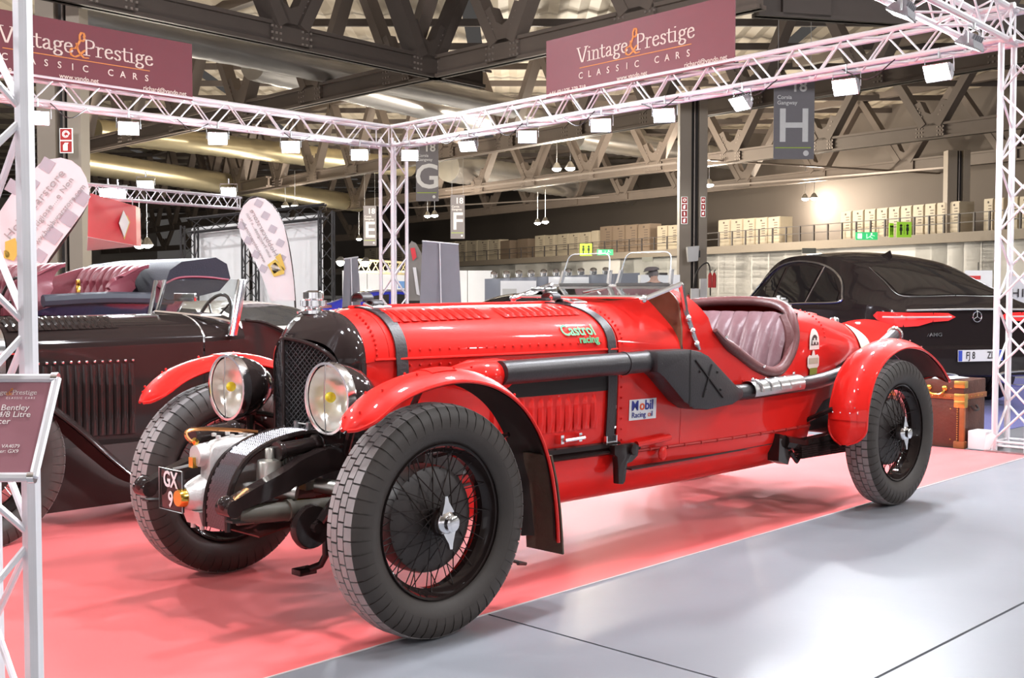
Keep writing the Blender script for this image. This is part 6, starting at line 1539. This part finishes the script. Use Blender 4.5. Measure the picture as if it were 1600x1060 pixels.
# black truss frame with white projection screens
BT_ = mat('black_truss', (.03,.026,.026), .5); Ys = 24.0
fr_ = empty('screen_frame', (at(400,452,Ys).x, Ys, 0), 0, 'black lattice frame holding large white screens behind the beige saloon', 'frame'); o0 = fr_.location.copy()
def SP_(x, y, dY=0): return at(x, y, Ys+dY)-o0
def blk_truss(p, q, s=.28, nm='lattice'):
    p, q = Vector(p), Vector(q); d_ = (q-p); L = d_.length; d_.normalize(); e1 = Vector((0,1,0)); e2 = d_.cross(e1).normalized(); cs = [e1*s/2+e2*s/2, -e1*s/2+e2*s/2, -e1*s/2-e2*s/2, e1*s/2-e2*s/2]
    for c_ in cs: rod('chord', fr_, p+c_, q+c_, .022, BT_)
    n = max(3, int(L/.33))
    for f in (0, 1, 2, 3):
        for k in range(n):
            A, B = (cs[f], cs[(f+1) % 4]) if k % 2 else (cs[(f+1) % 4], cs[f]); rod('brace', fr_, p+A+d_*(L*k/n), p+B+d_*(L*(k+1)/n), .009, BT_)
def base_of(x): v_ = SP_(x, 452); return Vector((v_.x, v_.y, .0))
blk_truss(SP_(295,353), SP_(510,330)); blk_truss(base_of(510), SP_(510,330)); blk_truss(base_of(391), SP_(391,344)); blk_truss(base_of(296), SP_(296,353))
for x0, x1 in ((299, 388), (394, 504)):
    t0 = 357-(x0-295)*.107; t1 = 357-(x1-295)*.107; a_, b_ = SP_(x0, t0, .25), SP_(x1, t1, .25)
    m_ = MB(); m_.add([a_, b_, Vector((b_.x, b_.y, .05)), Vector((a_.x, a_.y, .05)), a_+Vector((0,.03,0)), b_+Vector((0,.03,0)), Vector((b_.x, b_.y+.03, .05)), Vector((a_.x, a_.y+.03, .05))], [(0,1,2,3),(4,7,6,5),(0,4,5,1),(1,5,6,2),(3,2,6,7),(0,3,7,4)]); m_.build('screen', mat('screen_white', (.85,.84,.83), .7, var=.02), fr_, smooth=False)
# grey roll-up banners seen from behind
RUG = mat('rollup_grey', (.27,.26,.29), .65, var=.08)
def rollup(x0, x1, y0, y1, yb, Y, label, polex):
    a_ = at(x0, y0, Y); b_ = at(x1, y1, Y+.35); root = empty('rollup_banner', ((a_.x+b_.x)/2, Y, 0), 0, label, 'banner'); o0 = root.location.copy()
    n = 10; P = []
    for i in range(n+1):
        t = i/n; p = a_.lerp(b_, t)-o0; wv = .02*math.sin(t*9); P.append([(p.x+(t-.5)*.03*k, p.y+wv*math.sin(k), p.z*(1-k/6)+.06*k/6) for k in range(7)])
    MB().grid(P).build('fabric', RUG, root, solid=.004)
    rod('top_rail', root, a_-o0, b_-o0, .014, ALU); p = a_.lerp(b_, polex)-o0; rod('pole', root, Vector((p.x+.04, p.y-.05, .05)), p+Vector((0,-.03,0)), .010, ALU)
    MB().hexa([Vector((q.x, q.y+e, zz)) for zz in (0, .08) for q, e in ((a_-o0, -.12), (b_-o0, -.12), (b_-o0, .12), (a_-o0, .12))]).build('base_case', ALU, root, smooth=False)
rollup(660, 716, 377, 382, 478, 17.5, 'wide grey roll-up banner back beside the corner post', .48)
rollup(538, 559, 405, 402, 480, 18.5, 'narrow grey roll-up banner back left of the corner post', .5)
# dark feather flag with red patches
dk = [(632,470),(632,430),(634,400),(638,384),(643,377),(650,380),(658,395),(663,420),(665,450),(664,470)]
DKF = mat('dark_flag', (.26,.24,.22), .7); c_ = at(648,452,19.5); root = empty('feather_flag', (c_.x, 19.5, 0), 0, 'dark grey feather flag with red patch between post and roll-up', 'flag'); o0 = root.location.copy()
m_ = MB(); n = len(dk); m_.add([at(x, y, 19.5)-o0 for x, y in dk]+[at(x, y, 19.53)-o0 for x, y in dk], [tuple(range(n)), tuple(range(n, 2*n))[::-1]]+[(i, (i+1) % n, n+(i+1) % n, n+i) for i in range(n)]); m_.build('sail', DKF, root, smooth=False)
m_ = MB(); m_.add([at(x, y, 19.47)-o0 for x, y in ((641,388),(648,387),(651,402),(645,408))], [(0,1,2,3)]); m_.build('red_patch', RDB, root, smooth=False, solid=.003)
m_ = MB(); m_.add([at(x, y, 19.47)-o0 for x, y in ((645,418),(650,418),(656,462),(651,460))], [(0,1,2,3)]); m_.build('white_patch', WHITE, root, smooth=False, solid=.003)
MB().tube([at(643,377,19.55)-o0, at(658,396,19.55)-o0, at(665,450,19.55)-o0, Vector((.25,.05,.02))], .012, 6).build('pole', BLKM, root)
# truss of a stand further back, its gold light put into the metal colour
a_, b_ = at(545,405,30), at(655,412,33)
GTR = mat('truss_gold_light', (.75,.62,.35), .4, metal=.4)
box_truss('stand_truss', a_, b_, .32, 'gold-tinted lattice truss, painted as if lit, of the stand beyond the corner post', 'truss', side=(0,1,0), r=.03, rb=.012, m=GTR)
for k, (px, py) in enumerate(((532,410),(571,411),(651,412))):
    c_ = at(px, py, 30); o = empty('spot_lamp', c_, 0, ORD[k]+' glowing spot lamp from the narrow roll-up on the gold-tinted truss', 'lamp', 'spot lamps on the gold-tinted truss'); ld = bpy.data.lights.new('spot', 'POINT'); ld.energy = 260; ld.shadow_soft_size = .1; ld.color = (1,.93,.78); lo = bpy.data.objects.new('spot_light', ld); C.objects.link(lo); lo.parent = o; lo.location = (0,.0,-.16)
    MB().ball((0,0,0), .10, 10, 6).build('bulb', HB, o); MB().lathe([(.05,.14),(.12,.06),(.125,0)], (0,.02,0), (0,.3,1), 12).build('shade', STEEL, o)
o = empty('white_booth', (at(650,452,36).x, 36, 0), 0, 'white booth back wall beyond the gold-tinted truss', 'wall panel')
for k in range(6): MB().box((-2.3+.78*k+.01,0,0),(-2.3+.78*(k+1)-.01,.08,1.85)).build('wall_panel', WHITE, o, smooth=False)
MB().box((-.55,-.04,1.30),(-.22,0,1.52)).build('blue_print', mat('print_blue', (.10,.25,.55), .5), o, smooth=False)
# grey booth wall with spot lamps and posters
GB = mat('booth_grey', (.20,.21,.25), .6, var=.04); Yb = 30.0
bt = empty('booth_wall', (at(880,452,Yb).x, Yb, 0), 0, 'long grey booth wall behind the aero screens', 'wall panel'); o0 = bt.location.copy()
for k in range(6):
    x0, x1 = 757+40.5*k, 757+40.5*(k+1); a_ = at(x0+.3, 436-1.6*k, Yb)-o0; b_ = at(x1-.3, 436-1.6*(k+1), Yb)-o0
    MB().hexa([(a_.x,0,0),(b_.x,0,0),(b_.x,.08,0),(a_.x,.08,0),(a_.x,0,a_.z),(b_.x,0,b_.z),(b_.x,.08,b_.z),(a_.x,.08,a_.z)]).build('wall_panel', GB, bt, smooth=False)
for (x0, x1, y0) in ((782, 838, 439), (857, 920, 433)):
    a_, b_ = at(x0, y0, Yb-.05), at(x1, y0-1, Yb-.05); o = empty('poster_board', (a_.x, a_.y, .8), 0, 'white poster board on the grey booth wall' if x0 < 800 else 'white poster board on the grey booth wall nearer the aero screen', 'poster')
    MB().box((0,-.02,0),(b_.x-a_.x,.02,a_.z-.8)).build('panel', WHITE, o, smooth=False); MB().box((.05,-.03,.1),((b_.x-a_.x)*.45,-.02,(a_.z-.8)*.7)).build('printed_patch', mat('print_grey', (.55,.54,.52), .6), o, smooth=False)
for k in range(10):
    px = 772+19.4*k; c_ = at(px, 429-.65*k, Yb-.1); o = empty('spot_lamp', c_, 0, ORD[k]+' silver spot lamp from the roll-up along the grey booth wall', 'lamp', 'spot lamps on the grey booth wall')
    MB().lathe([(.02,.10),(.09,.05),(.10,-.05)], (0,0,0), (0,-.6,.8), 12).build('shade', CHR, o); MB().ball((0,-.02,-.03), .06, 8, 6).build('bulb', lamp_mat('booth_bulb', (1,.95,.85), 5), o); rod('arm', o, (0,0,0), (0,.15,-.1), .012, STEEL)
# white kiosk wall behind, seen through the near aero screen, and clutter at the column
o = empty('white_kiosk', (at(1030,452,28).x, 28, 0), 0, 'white kiosk with dark tops seen through the near aero screen', 'kiosk')
MB().box((-.45,0,0),(.50,.6,1.62)).build('body', WHITE, o, smooth=False); MB().box((-.30,-.02,1.62),(-.12,.3,1.67)).build('dark_top', BLKM, o, smooth=False); MB().box((.0,-.02,1.62),(.20,.3,1.67)).build('dark_top', BLKM, o, smooth=False)
c_ = at(1092,452,48)
o = empty('fuse_box', (c_.x-.1,47.6,0), 0, 'white electrical box with sockets at the foot of the middle column', 'electrical box'); MB().box((-.28,0,.4),(.05,.2,1.3)).build('socket_plate', WHITE, o, smooth=False); MB().box((.08,-.1,.9),(.36,.15,1.7)).build('cabinet', WHITE, o, smooth=False)
MB().box((-.2,-.03,.55),(-.12,0,.65)).build('socket', mat('socket_blue', (.05,.1,.6), .5), o, smooth=False); MB().box((-.08,-.03,.55),(0,0,.65)).build('socket', FRED, o, smooth=False)
MB().tube(spline([(-.2,-.05,1.3),(-.1,-.1,1.9),(.2,-.15,2.3),(.45,-.1,2.2),(.5,-.05,1.0)], 5), .03, 6).build('cable', BLKM, o)
for k in range(2):
    px = 1109.5+6.5*k; c_ = at(px, 436, 46); o = empty('fire_extinguisher', c_-Vector((0,0,.35)), 0, ('red fire extinguisher beside the middle column' if k == 0 else 'red fire extinguisher further from the middle column')+', hanging', 'extinguisher', 'fire extinguishers by the middle column')
    MB().lathe([(.075,0),(.08,.02),(.08,.48),(.05,.56),(.02,.60)], (0,0,0), (0,0,1), 12).build('cylinder', FRED, o); MB().tube([(0,0,.58),(.0,0,.68),(.06,0,.7)], .02, 6).build('valve', BLKM, o)
for k in range(2):
    px = 1070+5.5*k; c_ = at(px, 470, 44); o = empty('red_canister', (c_.x, 44, 0), 0, ('red canister at the foot of the middle column' if k == 0 else 'red canister beside the fuse box at the middle column'), 'canister', 'red canisters by the middle column'); MB().lathe([(.06,0),(.065,.02),(.065,.98),(.04,1.06),(0,1.07)], (0,0,0), (0,0,1), 12).build('cylinder', FRED, o); MB().lathe([(.02,1.06),(.02,1.12),(0,1.13)], (0,0,0), (0,0,1), 8).build('cap', BLKM, o)
o = empty('wall_speaker', at(1083,397,49.2), 0, 'small white speaker box mounted on the middle column', 'speaker'); MB().hexa([(-.22,-.12,-.35),(.2,-.12,-.3),(.2,.25,-.3),(-.22,.25,-.35),(-.28,-.16,.3),(.24,-.16,.35),(.24,.25,.35),(-.28,.25,.3)]).build('case', WHITE, o, bevel=.04); MB().box((.22,-.05,-.15),(.30,.1,.15)).build('bracket', BLKM, o, smooth=False)
# white boards by the right-hand post
o = empty('notice_board', at(1528,452,26), 0, 'white notice board with red heading beyond the black coupe', 'board'); MB().box((-.30,0,-.8),(.32,.03,.42)).build('panel', WHITE, o, smooth=False); MB().box((-.22,-.02,.22),(.05,0,.30)).build('red_heading', FRED, o, smooth=False); MB().tube([(0,0,.42),(0,0,.6)], .01, 5).build('hook', BLKM, o)
o = empty('text_board', at(1590,452,16), 0, 'white board with black letters H1 behind the right-hand lattice post', 'board'); MB().box((-.16,0,-.35),(.5,.03,.18)).build('panel', WHITE, o, smooth=False); text('board_text', 'H1', .17, BLKM, o, align='LEFT', loc=(-.10,-.02,-.06), ux=(1,0,0), uy=(0,0,1)); 
for x in (-.1, .4): rod('leg', o, (x,.02,-1.27), (x,.02,-.3), .012, STEEL)
# visitor with a flat cap seen from behind, far down the gangway
def person():
    base = at(1022,452,22); root = empty('person', (base.x, 22, 0), 0, 'person in a grey flat cap and dark jacket seen through the near aero screen', 'person')
    me = bpy.data.meshes.new('body'); J = [(0,0,.92),(0,0,1.12),(0,.0,1.32),(0,0,1.42),(-.01,-.01,1.52),(-.02,-.02,1.60),(.18,0,1.33),(.26,.03,1.08),(.25,-.08,.86),(.25,-.12,.78),(-.18,0,1.33),(-.26,.03,1.08),(-.25,-.08,.86),(-.25,-.12,.78),(.10,0,.86),(.11,-.02,.48),(.11,.02,.08),(.12,-.13,.04),(-.10,0,.86),(-.11,-.02,.48),(-.11,.02,.08),(-.12,-.13,.04)]
    E_ = [(0,1),(1,2),(2,3),(3,4),(4,5),(2,6),(6,7),(7,8),(8,9),(2,10),(10,11),(11,12),(12,13),(0,14),(14,15),(15,16),(16,17),(0,18),(18,19),(19,20),(20,21)]
    Rr = [.17,.17,.17,.065,.085,.075,.075,.055,.042,.045,.075,.055,.042,.045,.10,.065,.05,.04,.10,.065,.05,.04]
    me.from_pydata(J, E_, []); o = obj('body', me, root); sk = o.modifiers.new('skin', 'SKIN'); o.modifiers.new('sub', 'SUBSURF').levels = 1
    for i, v in enumerate(me.skin_vertices[0].data): v.radius = (Rr[i], Rr[i]*(.72 if i < 3 else 1)); v.use_root = (i == 0)
    dg = bpy.context.evaluated_depsgraph_get(); m2 = bpy.data.meshes.new_from_object(o.evaluated_get(dg)); bpy.data.objects.remove(o); m2.name = 'body'
    m2.materials.clear(); m2.materials.append(mat('dark_clothing', (.045,.042,.05), .8)); m2.materials.append(mat('skin_tone', (.55,.33,.25), .6))
    for p in m2.polygons:
        p.use_smooth = True; z = p.center.z
        if z > 1.40 or (z < .82 and abs(p.center.x) > .2): p.material_index = 1
    obj('body', m2, root)
    MB().ball((-.015,.015,1.57), .098, 14, 10, (1,1.1,1.15)).build('hair', mat('grey_hair', (.17,.15,.15), .8, bump=.5), root)
    cap_ = MB(); P = []
    for i in range(7):
        t = i/6; r = .135*math.cos(t*PI/2)**.6 if t < 1 else .0
        P.append([(-.03+r*1.10*math.cos(a)-.02*(1-t), -.01+r*1.05*math.sin(a), 1.625+.075*math.sin(t*PI/2)-(.02*math.cos(a)*-1 if t == 0 else 0)) for a in lin(0, 2*PI, 18)])
    cap_.grid(P); cap_.hexa([(-.20,-.08,1.60),(-.12,-.08,1.615),(-.12,.07,1.615),(-.20,.07,1.60),(-.20,-.08,1.612),(-.12,-.08,1.64),(-.12,.07,1.64),(-.20,.07,1.612)]); cap_.build('flat_cap', mat('cap_grey', (.12,.10,.105), .85, bump=.4), root)
person()

# unseen white walls added behind the viewer as reflectors for chrome and paint
for k, (x0, x1, y) in enumerate(((-13, -2.5, -9.0), (-1.5, 9, -9.5), (10, 19, -8.0))):
    o = empty('reflector_wall', ((x0+x1)/2, y, 0), 0, ('added white reflector wall, unseen, opposite the lattice post', 'added white reflector wall, unseen, opposite the red car', 'added white reflector wall, unseen, opposite the black coupe')[k], 'wall panel')
    n = 5
    for i in range(n):
        a_ = (x0-x1)/2+(x1-x0)*i/n; b_ = (x0-x1)/2+(x1-x0)*(i+1)/n; MB().box((a_+.02,-.05,0),(b_-.02,.05,3.4)).build('wall_panel', WHITE, o, smooth=False)
